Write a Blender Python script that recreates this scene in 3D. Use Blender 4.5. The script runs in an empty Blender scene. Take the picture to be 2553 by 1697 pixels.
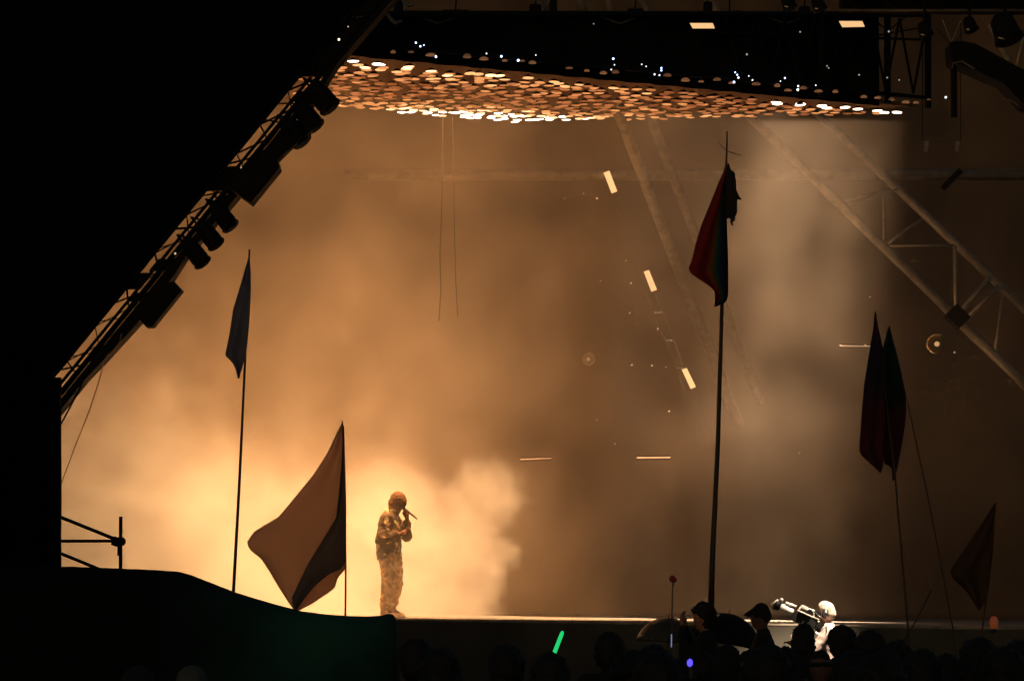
import bpy, bmesh, math, random
from mathutils import Vector, Matrix, noise
random.seed(11)
sc = bpy.context.scene
C = sc.collection
R = math.radians

# ------------------------------------------------------------------ camera
# The place is measured in metres: camera at the origin of x/y looking along +y,
# eye 1.78 m above the field, singer on the deck 40 m away.
F, CX, HY, CZ, W, H = 7360.0, 1276.5, 1490.0, 1.78, 2553.0, 1697.0
def P(px, py, d):
    return Vector(((px - CX) / F * d, d, CZ + (HY - py) / F * d))
cam = bpy.data.cameras.new('camera'); co = bpy.data.objects.new('camera', cam); C.objects.link(co)
co.location = (0, 0, CZ); co.rotation_euler = (R(90), 0, 0)
cam.sensor_fit = 'HORIZONTAL'; cam.sensor_width = 36; cam.lens = F / W * 36
cam.shift_y = (HY - H / 2) / W; cam.clip_end = 600; cam.clip_start = .1
sc.camera = co
# ------------------------------------------------------------------ world: night sky
w = bpy.data.worlds.new('World'); sc.world = w; w.use_nodes = True
nt = w.node_tree; bg = nt.nodes['Background']
sky = nt.nodes.new('ShaderNodeTexSky'); sky.sky_type = 'NISHITA'; sky.sun_disc = False
w.cycles.sampling_method = 'NONE'
sky.sun_elevation = R(6.0); sky.sun_rotation = R(200)
nt.links.new(sky.outputs[0], bg.inputs[0]); bg.inputs[1].default_value = .032
# ------------------------------------------------------------------ lamps of the overhead rig
A_ = P(850, 152, 37.9); B_ = P(2268, 284, 44.0)            # near edge of the lamp field, end to end
U_ = B_ - A_
V_ = Vector((-U_.y, U_.x, 0)).normalized() * 10.0
D_ = A_ + V_; D_.z = CZ + (HY - 196) / F * D_.y; V_ = D_ - A_
def rig(u, v): return A_ + U_ * u + V_ * v
RIG_LIGHTS = []
def area(name, loc, size, spread, col, watts, aim=None):
    l = bpy.data.lights.new(name, 'AREA'); l.shape = 'DISK'; l.size = size; l.spread = R(spread)
    l.color = col; l.energy = watts
    o = bpy.data.objects.new(name, l); o.location = loc; C.objects.link(o)
    if aim is not None:
        o.rotation_euler = (Vector(aim) - Vector(loc)).to_track_quat('-Z', 'Y').to_euler()
    RIG_LIGHTS.append(o); return o
rl = random.Random(5)
ux = U_.normalized(); uz = ux.cross(V_).normalized(); uy = uz.cross(ux)
if uz.z < 0: uz, uy = -uz, -uy
for u0, u1, v0, v1, spread, col, watts in ((.0, .36, .01, .99, 30, (1, .515, .205), 830), (.40, .72, .01, .99, 18, (1, .54, .24), 690), (.895, 1.0, .0, .32, 13, (1, .70, .45), 230),
                                      (.745, .83, .0, .40, 9, (1, .70, .45), 120)):   # the lamp field shines straight down
    l = area('lamp_light', rig((u0 + u1) / 2, (v0 + v1) / 2) - Vector((0, 0, .12)), 1, spread, col, watts)
    l.data.shape = 'RECTANGLE'; l.data.size = U_.length * (u1 - u0); l.data.size_y = V_.length * (v1 - v0)
    l.rotation_euler = Matrix((ux, uy, uz)).transposed().to_euler()
area('lamp_spill', rig(.55, .5) - Vector((0, 0, .14)), 3, 170, (1, .50, .20), 40)      # wide spill of the field
# ------------------------------------------------------------------ exposure
vs = sc.view_settings; vs.view_transform = 'Standard'; vs.look = 'None'; vs.gamma = 1; vs.exposure = 0.0
vs.use_curve_mapping = False
cy = sc.cycles
cy.use_denoising = True; cy.volume_bounces = 2; cy.max_bounces = 6; cy.transparent_max_bounces = 8
cy.use_light_tree = False;  cy.adaptive_threshold = .04; cy.caustics_reflective = False; cy.caustics_refractive = False

# ================================================================== helpers
def mat(name, col, rough=.75, var=.25, scale=4.0, metal=0.0, bump=0.0, trans=0.0, spec=.3):
    m = bpy.data.materials.new(name); m.use_nodes = True
    t = m.node_tree; b = t.nodes['Principled BSDF']; L = t.links.new
    tc = t.nodes.new('ShaderNodeTexCoord'); n = t.nodes.new('ShaderNodeTexNoise')
    n.inputs['Scale'].default_value = scale; n.inputs['Detail'].default_value = 5
    L(tc.outputs['Object'], n.inputs['Vector'])
    r = t.nodes.new('ShaderNodeValToRGB')
    r.color_ramp.elements[0].position = .3; r.color_ramp.elements[1].position = .7
    r.color_ramp.elements[0].color = (*[c * (1 - var) for c in col], 1)
    r.color_ramp.elements[1].color = (*[min(1, c * (1 + var)) for c in col], 1)
    L(n.outputs['Fac'], r.inputs[0]); L(r.outputs[0], b.inputs['Base Color'])
    b.inputs['Roughness'].default_value = rough; b.inputs['Metallic'].default_value = metal
    b.inputs['Specular IOR Level'].default_value = spec
    if bump:
        bp = t.nodes.new('ShaderNodeBump'); bp.inputs['Strength'].default_value = bump
        bp.inputs['Distance'].default_value = .02
        L(n.outputs['Fac'], bp.inputs['Height']); L(bp.outputs[0], b.inputs['Normal'])
    if trans:
        tr = t.nodes.new('ShaderNodeBsdfTranslucent'); L(r.outputs[0], tr.inputs[0])
        mx = t.nodes.new('ShaderNodeMixShader'); mx.inputs[0].default_value = trans
        L(b.outputs[0], mx.inputs[1]); L(tr.outputs[0], mx.inputs[2])
        L(mx.outputs[0], t.nodes['Material Output'].inputs['Surface'])
    return m
def glow(name, col, s):
    m = bpy.data.materials.new(name); m.use_nodes = True
    m.cycles.emission_sampling = 'NONE'
    b = m.node_tree.nodes['Principled BSDF']
    b.inputs['Base Color'].default_value = (*[c * .3 for c in col], 1)
    b.inputs['Emission Color'].default_value = (*col, 1); b.inputs['Emission Strength'].default_value = s
    return m
M = {
 'black_steel': mat('black_steel', (.006, .006, .007), .7, spec=.08),
 'black_cloth': mat('black_cloth', (.002, .002, .003), .95, spec=.05),
 'rig_cloth': mat('rig_cloth', (.006, .005, .005), .9, .5, 2, spec=.1),
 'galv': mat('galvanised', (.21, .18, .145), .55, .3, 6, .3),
 'hazed_galv': mat('hazed_galvanised', (.15, .125, .10), .6, .3, 6),  # galvanised steel, its fading in the haze put into a darker colour
 'dim_steel': mat('dim_steel', (.10, .085, .07), .6, .3, 6),
 'deck': mat('deck_board', (.22, .20, .18), .6, .35, 2, bump=.3),
 'lip': mat('deck_lip', (.20, .16, .12), .6, .4, 5),
 'skirt': mat('skirt_cloth', (.05, .043, .032), .85, .25, 1.5, bump=.25),
 'backdrop': mat('backdrop_cloth', (.08, .055, .035), .9, .3, .6),
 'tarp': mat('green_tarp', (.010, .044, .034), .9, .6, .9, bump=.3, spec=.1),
 'ground': mat('trampled_field', (.03, .035, .02), .95, .5, 1.2, bump=.5),
 'pole': mat('flag_pole', (.03, .018, .012), .5),
 'amber_rope': mat('amber_rope', (.35, .16, .05), .7),
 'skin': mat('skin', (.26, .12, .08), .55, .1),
 'crowd_skin': mat('shaded_skin', (.10, .045, .032), .6, .1),  # darker copy of skin, the crowd's shade put into its colour
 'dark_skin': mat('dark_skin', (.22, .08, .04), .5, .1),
 'dark_wear': mat('dark_wear', (.006, .006, .007), .9),
 'brown_wear': mat('brown_wear', (.009, .006, .005), .9),
 'blue_wear': mat('blue_wear', (.006, .008, .011), .9),
 'shirt': mat('pale_shirt', (.36, .28, .25), .8, .15, 14, bump=.4),
 'trouser': mat('dark_trouser', (.02, .02, .025), .9),
 'hair': mat('dark_hair', (.004, .0035, .003), .7, .4, 30, bump=.6),
 'grey_hair': mat('grey_hair', (.30, .24, .19), .6, .3, 30, bump=.5),
 'pale_wear': mat('pale_hood', (.05, .055, .05), .9),
 'camera_black': mat('camera_black', (.008, .008, .008), .5, spec=.25),
 'plastic': mat('black_plastic', (.02, .02, .022), .35, spec=.5),
 'pale_highlight': mat('pale_highlight', (.62, .58, .52), .35, spec=.5),  # pale camera parts; small highlights on the black body put into their colour
 'chrome': mat('reflector', (.55, .40, .22), .2, .1, 5, 1.0),
}
def tag(o, label, cat=None, group=None, kind=None):
    if label: o['label'] = label
    if cat: o['category'] = cat
    if group: o['group'] = group
    if kind: o['kind'] = kind
    return o
def thing(name, loc, label, cat, group=None):
    o = bpy.data.objects.new(name, None); o.location = loc; o.empty_display_size = .2; C.objects.link(o)
    return tag(o, label, cat, group)
def setpar(o, parent):
    if parent is not None:
        o.parent = parent
        o.matrix_parent_inverse = Matrix.Translation(-Vector(parent.location)) if parent.parent is None and parent.type == 'EMPTY' else parent.matrix_basis.inverted()
    return o
def link(name, me, m, parent=None, smooth=False):
    o = bpy.data.objects.new(name, me); C.objects.link(o)
    for x in (m if isinstance(m, (list, tuple)) else [m]): me.materials.append(x)
    if smooth:
        me.polygons.foreach_set('use_smooth', [True] * len(me.polygons))
    return setpar(o, parent)
def done(name, bm, m, parent=None, smooth=False):
    bmesh.ops.recalc_face_normals(bm, faces=bm.faces)
    me = bpy.data.meshes.new(name); bm.to_mesh(me); bm.free()
    return link(name, me, m, parent, smooth)
def frame_of(d):
    d = d.normalized(); a = Vector((0, 0, 1)) if abs(d.z) < .9 else Vector((0, 1, 0))
    s = d.cross(a).normalized(); return s, s.cross(d).normalized()
def tube(bm, pts, r, n=8, caps=True):
    pts = [Vector(p) for p in pts]; rs = r if isinstance(r, (list, tuple)) else [r] * len(pts)
    rings = []
    for i, p in enumerate(pts):
        d = (pts[min(i + 1, len(pts) - 1)] - pts[max(i - 1, 0)])
        s, t = frame_of(d)
        rings.append([bm.verts.new(p + (s * math.cos(2 * math.pi * k / n) + t * math.sin(2 * math.pi * k / n)) * rs[i]) for k in range(n)])
    for a, b in zip(rings, rings[1:]):
        for k in range(n): bm.faces.new((a[k], a[(k + 1) % n], b[(k + 1) % n], b[k]))
    if caps: bm.faces.new(rings[0][::-1]); bm.faces.new(rings[-1])
    return bm
def bar(bm, a, b, w_, h_, up=Vector((0, 1, 0))):
    a, b = Vector(a), Vector(b); d = (b - a).normalized(); s = d.cross(up).normalized(); t = s.cross(d).normalized()
    v = [bm.verts.new(p + s * (i * w_ / 2) + t * (j * h_ / 2)) for p in (a, b) for i, j in ((-1, -1), (1, -1), (1, 1), (-1, 1))]
    for f in ((0, 1, 2, 3), (7, 6, 5, 4), (0, 4, 5, 1), (1, 5, 6, 2), (2, 6, 7, 3), (3, 7, 4, 0)): bm.faces.new([v[i] for i in f])
    return bm
def boxm(bm, c, s, mx=None):
    c = Vector(c); v = []
    for i in (-1, 1):
        for j in (-1, 1):
            for k in (-1, 1):
                q = Vector((i * s[0] / 2, j * s[1] / 2, k * s[2] / 2))
                v.append(bm.verts.new(c + (mx @ q if mx else q)))
    for f in ((0, 1, 3, 2), (4, 6, 7, 5), (0, 4, 5, 1), (2, 3, 7, 6), (0, 2, 6, 4), (1, 5, 7, 3)): bm.faces.new([v[i] for i in f])
    return bm
def prism(bm, pix, d0, d1):
    """plate seen as the outline pix at distance d0, running straight back to d1"""
    a = [bm.verts.new(P(x, y, d0)) for x, y in pix]
    b = [bm.verts.new(P(x, y, d0) + Vector((0, d1 - d0, 0))) for x, y in pix]
    n = len(pix); bm.faces.new(a); bm.faces.new(b[::-1])
    for i in range(n): bm.faces.new((a[i], a[(i + 1) % n], b[(i + 1) % n], b[i]))
    return bm
def lathe(bm, prof, o, ax, n=14, mids=None):
    """prof = (radius, distance along ax); mids = material index of each band"""
    o = Vector(o); ax = Vector(ax).normalized(); s, t = frame_of(ax); rings = []
    for r, z in prof:
        rings.append([bm.verts.new(o + ax * z + (s * math.cos(2 * math.pi * k / n) + t * math.sin(2 * math.pi * k / n)) * max(r, 1e-4)) for k in range(n)])
    for i, (a, b) in enumerate(zip(rings, rings[1:])):
        for k in range(n):
            f = bm.faces.new((a[k], a[(k + 1) % n], b[(k + 1) % n], b[k]))
            if mids: f.material_index = mids[i]
    f = bm.faces.new(rings[0][::-1]); 
    if mids: f.material_index = mids[0]
    f = bm.faces.new(rings[-1])
    if mids: f.material_index = mids[-1]
    return bm

# ================================================================== large structure
bm = bmesh.new()
v = [bm.verts.new(p) for p in ((-300, -60, 0), (300, -60, 0), (300, 500, 0), (-300, 500, 0))]; bm.faces.new(v)
tag(done('ground', bm, M['ground']), 'dark trampled field in front of and under the stage', None, None, 'structure')

# stage: deck, lip, skirt cloth
YF = 38.6
def deck_z(x): return CZ - .268 - .0145 * (x + 1.6)
st = thing('stage', (0, YF, 0), 'concert stage deck with a bright edge and grey cloth skirt', 'stage')
bm = bmesh.new()
q = [(-12, YF), (12, YF), (12, 58), (-12, 58)]
top = [bm.verts.new((x, y, deck_z(x))) for x, y in q]; bot = [bm.verts.new((x, y, deck_z(x) - .18)) for x, y in q]
bm.faces.new(top); bm.faces.new(bot[::-1])
for i in range(4): bm.faces.new((top[i], top[(i + 1) % 4], bot[(i + 1) % 4], bot[i]))
done('deck', bm, M['deck'], st)
bm = bmesh.new()
n = 120; pts = []
for i in range(n + 1):
    x = -11.5 + 23 * i / n
    pts.append(Vector((x, YF - .035, deck_z(x) - .012 + .006 * noise.noise(Vector((x * 3, 0, 0))))))
tube(bm, pts, .026, 6); done('edge_trim', bm, M['lip'], st, True)
bm = bmesh.new(); nx, nz = 230, 14; grid = []
for i in range(nx + 1):
    x = -11.5 + 23 * i / nx; col = []
    for k in range(nz + 1):
        f = k / nz
        y = YF - .06 - .05 * f - .05 * noise.noise(Vector((x * 1.1 + f * .9, f * 1.4, 2))) - .03 * f * math.sin(x * 7 + 3 * noise.noise(Vector((x, 0, 5))))
        col.append(bm.verts.new((x, y, (deck_z(x) - .03) * (1 - f) + .02 * f)))
    grid.append(col)
for i in range(nx):
    for k in range(nz): bm.faces.new((grid[i][k], grid[i + 1][k], grid[i + 1][k + 1], grid[i][k + 1]))
done('skirt', bm, M['skirt'], st, True)

# backdrop cloth with folds, closing the back of the stage
bm = bmesh.new(); grid = []
for i in range(161):
    x = -22 + 44 * i / 160
    y = 58.4 + .18 * math.sin(x * 2.3) + .1 * noise.noise(Vector((x, 1, 0)))
    grid.append([bm.verts.new((x, y - .12 * f, 17.5 * (1 - f))) for f in (0, .5, 1)])
for a, b in zip(grid, grid[1:]):
    for k in range(2): bm.faces.new((a[k], b[k], b[k + 1], a[k + 1]))
tag(done('stage_backdrop', bm, M['backdrop'], None, True), 'dim brown backdrop cloth closing the stage behind the smoke', 'backdrop')

# steel tubes of the stage frame, in the smoke behind
fr = thing('steelwork', P(2380, 1530, 47), 'slanting grey steel tubes of the stage frame behind the smoke', 'steel frame')
TUBES = [((1830, 252), (2375, 783), 47, 12), ((2398, 808), (2600, 1002), 47, 12), ((1985, 232), (2600, 812), 48, 11),
         ((860, 437), (2560, 435), 53, 14), ((1525, 240), (1840, 1056), (48, 57.6), 14), ((1600, 240), (1895, 998), (50, 57.8), 12),
         ((2381, 612), (2383, 775), 47.3, 5), ((2215, 613), (2380, 611), 47.4, 3), ((2203, 445), (2204, 615), 48, 4),
         ((2388, 785), (2470, 690), 47.2, 7), ((2410, 795), (2490, 712), 47.6, 6), 
         ((1315, -40), (1352, 30), 50, 11), ((1400, -40), (1350, 30), 50.3, 8), ((1425, -60), (1458, 40), 50.2, 12), ((1505, -40), (1522, 38), 50.4, 9),
         ((1580, -30), (1622, 38), 50.2, 6), ((1725, -40), (1806, 40), 50, 11), ((2470, 60), (2516, 152), 46, 9), ((2565, 40), (2534, 168), 46, 4),
         ((2090, 505), (2215, 470), 47.2, 4), ((2200, 615), (2300, 545), 47.2, 4), ((2240, 470), (2090, 520), 47.5, 3), ((2480, 880), (2500, 735), 47.3, 4)]
for a, b, d, r in TUBES:
    d0, d1 = d if isinstance(d, tuple) else (d, d)
    bm = bmesh.new(); tube(bm, [P(*a, d0), P(*b, d1)], [r / F * d0, r / F * d1], 10); done('tube', bm, M['galv' if d0 < 49 else 'hazed_galv'], fr, True)
bm = bmesh.new(); boxm(bm, P(2386, 790, 46.7), (.3, .3, .26), Matrix.Rotation(R(45), 3, 'Y')); done('node_plate', bm, M['black_steel'], fr)
bm = bmesh.new(); bar(bm, P(2350, 470, 49.6), P(2395, 425, 49.6), .1, .1); done('clamp', bm, M['black_steel'], fr)

# ================================================================== overhead rig
rg = thing('lighting_rig', rig(.5, .5), 'tilted overhead lighting rig packed with glowing round amber lamps', 'lighting rig')
for o in RIG_LIGHTS: setpar(o, rg)
UP = Vector((0, 0, 1))
def slab(bm, c, t):
    a = [bm.verts.new(p) for p in c]; b = [bm.verts.new(p + UP * t) for p in c]
    n = len(c); bm.faces.new(a[::-1]); bm.faces.new(b)
    for i in range(n): bm.faces.new((a[i], a[(i + 1) % n], b[(i + 1) % n], b[i]))
bm = bmesh.new(); slab(bm, [rig(u, v) + UP * .10 for u, v in ((-.17, -.012), (1.0, -.012), (1.0, 1.02), (-.17, 1.02))], .06)
done('pod_tray', bm, mat('haze_brown_tray', (.16, .085, .045), .8, .5, 12), rg)  # brown of the lit haze between the lamps put into the tray colour
# near face of the rig: drape between the lamp row and the top truss, slightly folded
bm = bmesh.new(); cols = []
nface = 110
for i in range(nface + 1):
    u = -.24 + 1.165 * i / nface
    b0 = rig(u, -.012); d = b0.y
    zt = CZ + (HY - 40) / F * d; zb = b0.z + .055
    off = Vector((U_.y, -U_.x, 0)).normalized() * (.05 + .025 * math.sin(u * 120) + .03 * noise.noise(Vector((u * 30, 0, 0))))
    cols.append([bm.verts.new(Vector((b0.x, b0.y, zb + (zt - zb) * f)) + off * (1 - .6 * f)) for f in (0, .35, .7, 1)])
for a, b in zip(cols, cols[1:]):
    for k in range(3): bm.faces.new((a[k], b[k], b[k + 1], a[k + 1]))
done('front_drape', bm, M['rig_cloth'], rg, True)
NORM = Vector((U_.y, -U_.x, 0)).normalized()      # towards the audience
def rface(u, z_frac, out=.14):                     # a point on the near face
    b0 = rig(u, -.012); zt = CZ + (HY - 40) / F * b0.y; zb = b0.z + .2
    return Vector((b0.x, b0.y, zb + (zt - zb) * z_frac)) + NORM * out
for a, b, r in ((( -.22, 1.0), (1.012, 1.0), .045), ((-.2, .02), (1.012, .02), .03), ((.6, .72), (1.012, .70), .018), ((.72, .45), (1.012, .86), .012)):
    bm = bmesh.new(); tube(bm, [rface(*a), rface(*b)], r, 8); done('rail', bm, M['black_steel'], rg, True)
for k in range(14):
    u0 = .62 + .39 * k / 14; u1 = u0 + .39 / 14
    bm = bmesh.new(); tube(bm, [rface(u0, .06 if k % 2 else .95), rface(u1, .95 if k % 2 else .06)], .02, 6); done('brace', bm, M['black_steel'], rg)
for u in (.8, .93, 1.012):
    bm = bmesh.new(); tube(bm, [rface(u, -.1), rface(u, 1.04)], .05, 8); done('upright', bm, M['black_steel'], rg, True)
for k, u in enumerate((-.05, .08, .17, .30, .33, .47, .60, .64, .78, .90, .97)):
    p = rface(u, 1.0, .0); h_ = (.10, .22, .07, .15, .3, .09, .2, .06, .13, .28, .1)[k]
    bm = bmesh.new(); boxm(bm, p + UP * h_ * .45, ((.22, .12, .35, .16, .10)[k % 5], .2, h_)); bmesh.ops.bevel(bm, geom=bm.edges[:], offset=.02, segments=1, affect='EDGES'); done('hoist', bm, M['black_steel'], rg)
    bm = bmesh.new(); tube(bm, [p + UP * h_ * .8, p + UP * 2.0 + Vector((rl.uniform(-.2, .2), 0, 0))], .012, 5); done('chain', bm, M['black_steel'], rg)
for k in range(9):
    u = .1 + .1 * k; a, b = rface(u, .97, .1), rface(u + .07, .97, .1); m_ = (a + b) / 2 - UP * (.10 + .05 * (k % 3))
    bm = bmesh.new(); tube(bm, [a, a.lerp(m_, .6), m_, b.lerp(m_, .6), b], .012, 5); done('cable_loop', bm, M['dim_steel'] if k % 3 == 0 else M['black_steel'], rg, True)
# lamps of the field: can with a domed lens, six dimmer levels
def lamp_mesh(name, lens):
    bm = bmesh.new()
    lathe(bm, [(.02, .04), (.06, .016), (.077, .004), (.075, .0), (.073, -.005), (.05, -.011), (.004, -.014)], (0, 0, 0), (0, 0, 1), 12, [0, 0, 0, 1, 1, 1])
    bmesh.ops.recalc_face_normals(bm, faces=bm.faces)
    me = bpy.data.meshes.new(name); bm.to_mesh(me); bm.free()
    me.materials.append(M['black_steel']); me.materials.append(lens)
    return me
LEV = [((1, .33, .10), .16), ((1, .36, .12), .36), ((1, .40, .13), .75), ((1, .47, .18), 1.25), ((1, .60, .30), 2.4), ((1, .80, .58), 5.5)]
LM = [lamp_mesh('lamp', glow('lamp_lens', c, s)) for c, s in LEV]
NU, NV = 41, 20
rr = random.Random(3); lamps = []
for j in range(NV):
    for i in range(NU):
        u = (i + .5 + (.25 if j % 2 else -.25)) / NU; v = (j + .3) / NV
        p = rig(u + rr.uniform(-.011, .011), v + rr.uniform(-.012, .012)) + Vector((0, 0, rr.uniform(-.02, .02)))
        px = CX + F * p.x / p.y
        if px < 735 : continue
        near = max(0, 1 - j / 7.0) * (1.15 - 1.2 * min(1, u * 1.35))          # lamps by the near left corner burn high
        far = max(0, (j - 11.0) / 6.0)
        end = max(0, (u - .66) / .34)
        lv = .35 + 3.2 * max(0, near) + 2.3 * min(1.3, far) * (1 if px > 1000 else .6) + 2.4 * end * (.4 + min(1, far)) + rr.uniform(-1.0, 1.1)
        if j == 0 and (u < .09 or u > .72): lv = 5
        if rr.random() < .05: lv += 1.4
        lamps.append((p, max(0, min(5, int(round(lv))))))
lamps.sort(key=lambda t: t[0].y)
rest = bmesh.new()
for k, (p, lv) in enumerate(lamps):
    tilt = Matrix.Rotation(rr.uniform(-.07, .07), 4, 'X') @ Matrix.Rotation(rr.uniform(-.07, .07), 4, 'Y')
    if k < 300:
        o = bpy.data.objects.new('lamp', LM[lv]); C.objects.link(o)
        o.location = p; o.rotation_euler = tilt.to_euler(); setpar(o, rg)
    else:
        tmp = LM[lv].copy(); tmp.transform(Matrix.Translation(p) @ tilt)
        n0 = len(rest.faces); rest.from_mesh(tmp); bpy.data.meshes.remove(tmp)
        rest.faces.ensure_lookup_table()
        for f in rest.faces[n0:]: f.material_index = 0 if f.material_index == 0 else 1 + lv
me = bpy.data.meshes.new('far_lamps'); rest.to_mesh(me); rest.free()
fl = link('far_lamps', me, [M['black_steel']] + [m_.materials[1] for m_ in LM], rg); fl['kind'] = 'stuff'
# lamp housings along the near edge; haze light on them built as a glow
haze_lit_m = [glow('haze_lit_glow', (1, .46, .20), .12), glow('haze_lit_glow_low', (1, .48, .22), .06)]
vm = []
for q_ in haze_lit_m:
    bm = bmesh.new(); lathe(bm, [(.001, .045), (.03, .042), (.055, .028), (.07, .0), (.06, -.006)], (0, 0, 0), (0, 0, 1), 10)
    me = bpy.data.meshes.new('lamp_housing'); bm.to_mesh(me); bm.free(); me.materials.append(q_); vm.append(me)
for k in range(35):
    if k in (3, 9, 14, 15, 21, 28): continue
    u = .065 + .95 * (k + rr.uniform(-.25, .25)) / 34
    p = rig(u, -.012) + NORM * .17 + UP * (.15 + .035 * rr.uniform(-1, 1)) 
    o = bpy.data.objects.new('lamp_housing', vm[k % 3 == 1]); C.objects.link(o)
    s = rr.uniform(.55, 1.0); o.scale = (s * rr.uniform(.8, 1.2), s, s * rr.uniform(.7, 1.2)); o.location = p; setpar(o, rg)
# pinprick status lights
led_m = [glow('blue_led', (.45, .6, 1), 5), glow('white_led', (.8, .9, 1), 2.2), glow('dim_led', (.8, .85, .8), .35)]
for x, y, r, k in ((1037, 107, 2.6, 0), (1048, 116, 2.6, 0), (1057, 113, 1.6, 0), (1087, 142, 3, 0), (1213, 134, 2, 1), (1250, 141, 3, 0), (1292, 151, 3.4, 0), (1336, 138, 1.6, 1),
    (1529, 147, 3, 0), (1532, 162, 1.8, 1), (1524, 174, 2, 1), (1600, 161, 1.8, 1), (1611, 166, 1.8, 1), (1632, 186, 2.2, 0), (1644, 188, 2.2, 1), (1649, 170, 2.4, 0), (1649, 176, 2.4, 0),
    (1833, 181, 2, 0), (1838, 187, 2.2, 0), (1841, 194, 2.6, 0), (1830, 205, 3, 0), (1867, 190, 1.8, 1), (1876, 200, 2.2, 1), (1957, 195, 2.4, 0), (1946, 203, 1.6, 1), (1990, 215, 2.4, 0), (1989, 224, 3.6, 1),
    (2034, 213, 1.8, 1), (2062, 165, 2.2, 2), (2066, 170, 2.2, 2), (2142, 187, 2.6, 2), (2212, 194, 2.4, 2), (2242, 200, 2.4, 2), (2358, 243, 3.2, 1), (1862, 136, 3, 2), (1995, 80, 2.4, 2), (2216, 79, 3, 2), (1480, 60, 2, 2)):
    if x < 2290:
        lo, hi = -.25, 1.05
        for it in range(30):
            mid = (lo + hi) / 2; p = rface(mid, .3, .24)
            if CX + F * p.x / p.y < x: lo = mid
            else: hi = mid
        p = rface(lo, .3, .24); d = p.y
    else: d = 43.0
    bm = bmesh.new(); bmesh.ops.create_icosphere(bm, subdivisions=1, radius=r / F * d, matrix=Matrix.Translation(P(x, y, d)))
    done('status_light', bm, led_m[k], rg)
# the two flat lamp panels on the top truss, and three on the mast in the smoke
PG = glow('panel_lens', (1, .60, .27), .92)
def panel(quad, d, label):
    t = thing('panel_light', sum((P(x, y, d) for x, y in quad), Vector()) / 4, label, 'panel light', 'flat amber panel lights')
    bm = bmesh.new(); prism(bm, quad, d, d + .015); done('lens', bm, PG, t)
    cx_, cy_ = sum(q[0] for q in quad) / 4, sum(q[1] for q in quad) / 4
    bm = bmesh.new(); prism(bm, [(cx_ + (x - cx_) * .96, cy_ + (y - cy_) * .96) for x, y in quad], d + .016, d + .10); done('housing', bm, M['black_steel'], t)
panel([(1720, 58), (1777, 58), (1782, 71), (1727, 71)], 40.3, 'small flat amber panel light over the middle of the lamp rig')
panel([(2092, 53), (2150, 53), (2156, 67), (2100, 68)], 41.9, 'small flat amber panel light over the end of the lamp rig')
panel([(1505, 431), (1519, 425), (1539, 477), (1525, 482)], 44.6, 'topmost of three tilted amber panel lights hanging in the smoke')
panel([(1605, 677), (1618, 673), (1638, 722), (1624, 727)], 44.6, 'middle of three tilted amber panel lights hanging in the smoke')
panel([(1700, 921), (1712, 917), (1735, 964), (1722, 969)], 44.6, 'lowest of three tilted amber panel lights beside the tall flagpole')
# mast that carries the three panels
ms = thing('panel_mast', P(1760, 1520, 45), 'thin slanting ladder mast carrying the three tilted panel lights', 'mast')
for dx in (-10, 12):
    bm = bmesh.new(); tube(bm, [P(1432 + dx, 260, 45), P(1765 + dx, 1090, 45)], .0016, 4); done('rail', bm, M['dim_steel'], ms)
for k in range(12):
    f = (k + .5) / 12; x = 1432 + 333 * f; y = 260 + 830 * f
    bm = bmesh.new(); tube(bm, [P(x - 10, y, 45), P(x + 12, y, 45)], .0016, 4); done('rung', bm, M['dim_steel'], ms)
# round lamps and light bars deep in the smoke
def par(x, y, d, r, label, half, lens):
    t = thing('round_lamp', P(x, y, d), label, 'lamp'); rr_ = r / F * d; c = P(x, y, d); ax = (.12, 1, .2)
    for nm, pr_, m_ in (('can', [(rr_ * .5, rr_ * 1.3), (rr_, .3 * rr_), (rr_, 0)], M['black_steel']), ('rim', [(rr_, -.004), (rr_ * .88, -.006)], M['chrome'] if half else M['hazed_galv']),
                        ('reflector', [(rr_ * .87, -.004), (rr_ * .6, .02), (rr_ * .2, .03)], M['chrome'] if half else M['hazed_galv']), ('bulb', [(rr_ * .26, .0), (.2 * rr_, -.04), (.001, -.05)], lens)):
        bm = bmesh.new(); lathe(bm, pr_, c, ax, 22)
        if half: bmesh.ops.bisect_plane(bm, geom=bm.verts[:] + bm.edges[:] + bm.faces[:], plane_co=c + Vector((10 / F * d, 0, 0)), plane_no=(1, 0, 0), clear_outer=True)
        done(nm, bm, m_, t, True)
par(2336, 857, 46, 26, 'round amber lamp seen hidden below the steel tubes', True, glow('amber_bulb', (1, .55, .25), .5))
par(1467, 895, 46.5, 17, 'faint round lamp in the brown smoke left of the lowest panel light', False, glow('faint_bulb', (1, .6, .3), .2))
def led_bar(a, b, d, r, label, s):
    t = thing('light_bar', P((a[0] + b[0]) / 2, a[1], d), label, 'light bar')
    bm = bmesh.new(); tube(bm, [P(*a, d), P(*b, d)], r / F * d, 6); done('diffuser', bm, glow('bar_lens', (1, .62, .36), s), t)
    bm = bmesh.new(); bar(bm, P(*a, d + .05), P(*b, d + .05), .06, .03); done('rail', bm, M['black_steel'], t)
led_bar((1588, 1141), (1671, 1140), 44.5, 2.4, 'thin glowing light bar in the smoke left of the tall flagpole', .36)
led_bar((1297, 1145), (1375, 1142), 47, 1.6, 'faint thin light bar in the smoke right of the bright cloud', .16)
led_bar((2095, 862), (2190, 863), 45.5, 1.6, 'faint thin light bar behind the two dark red flags', .35)
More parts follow.
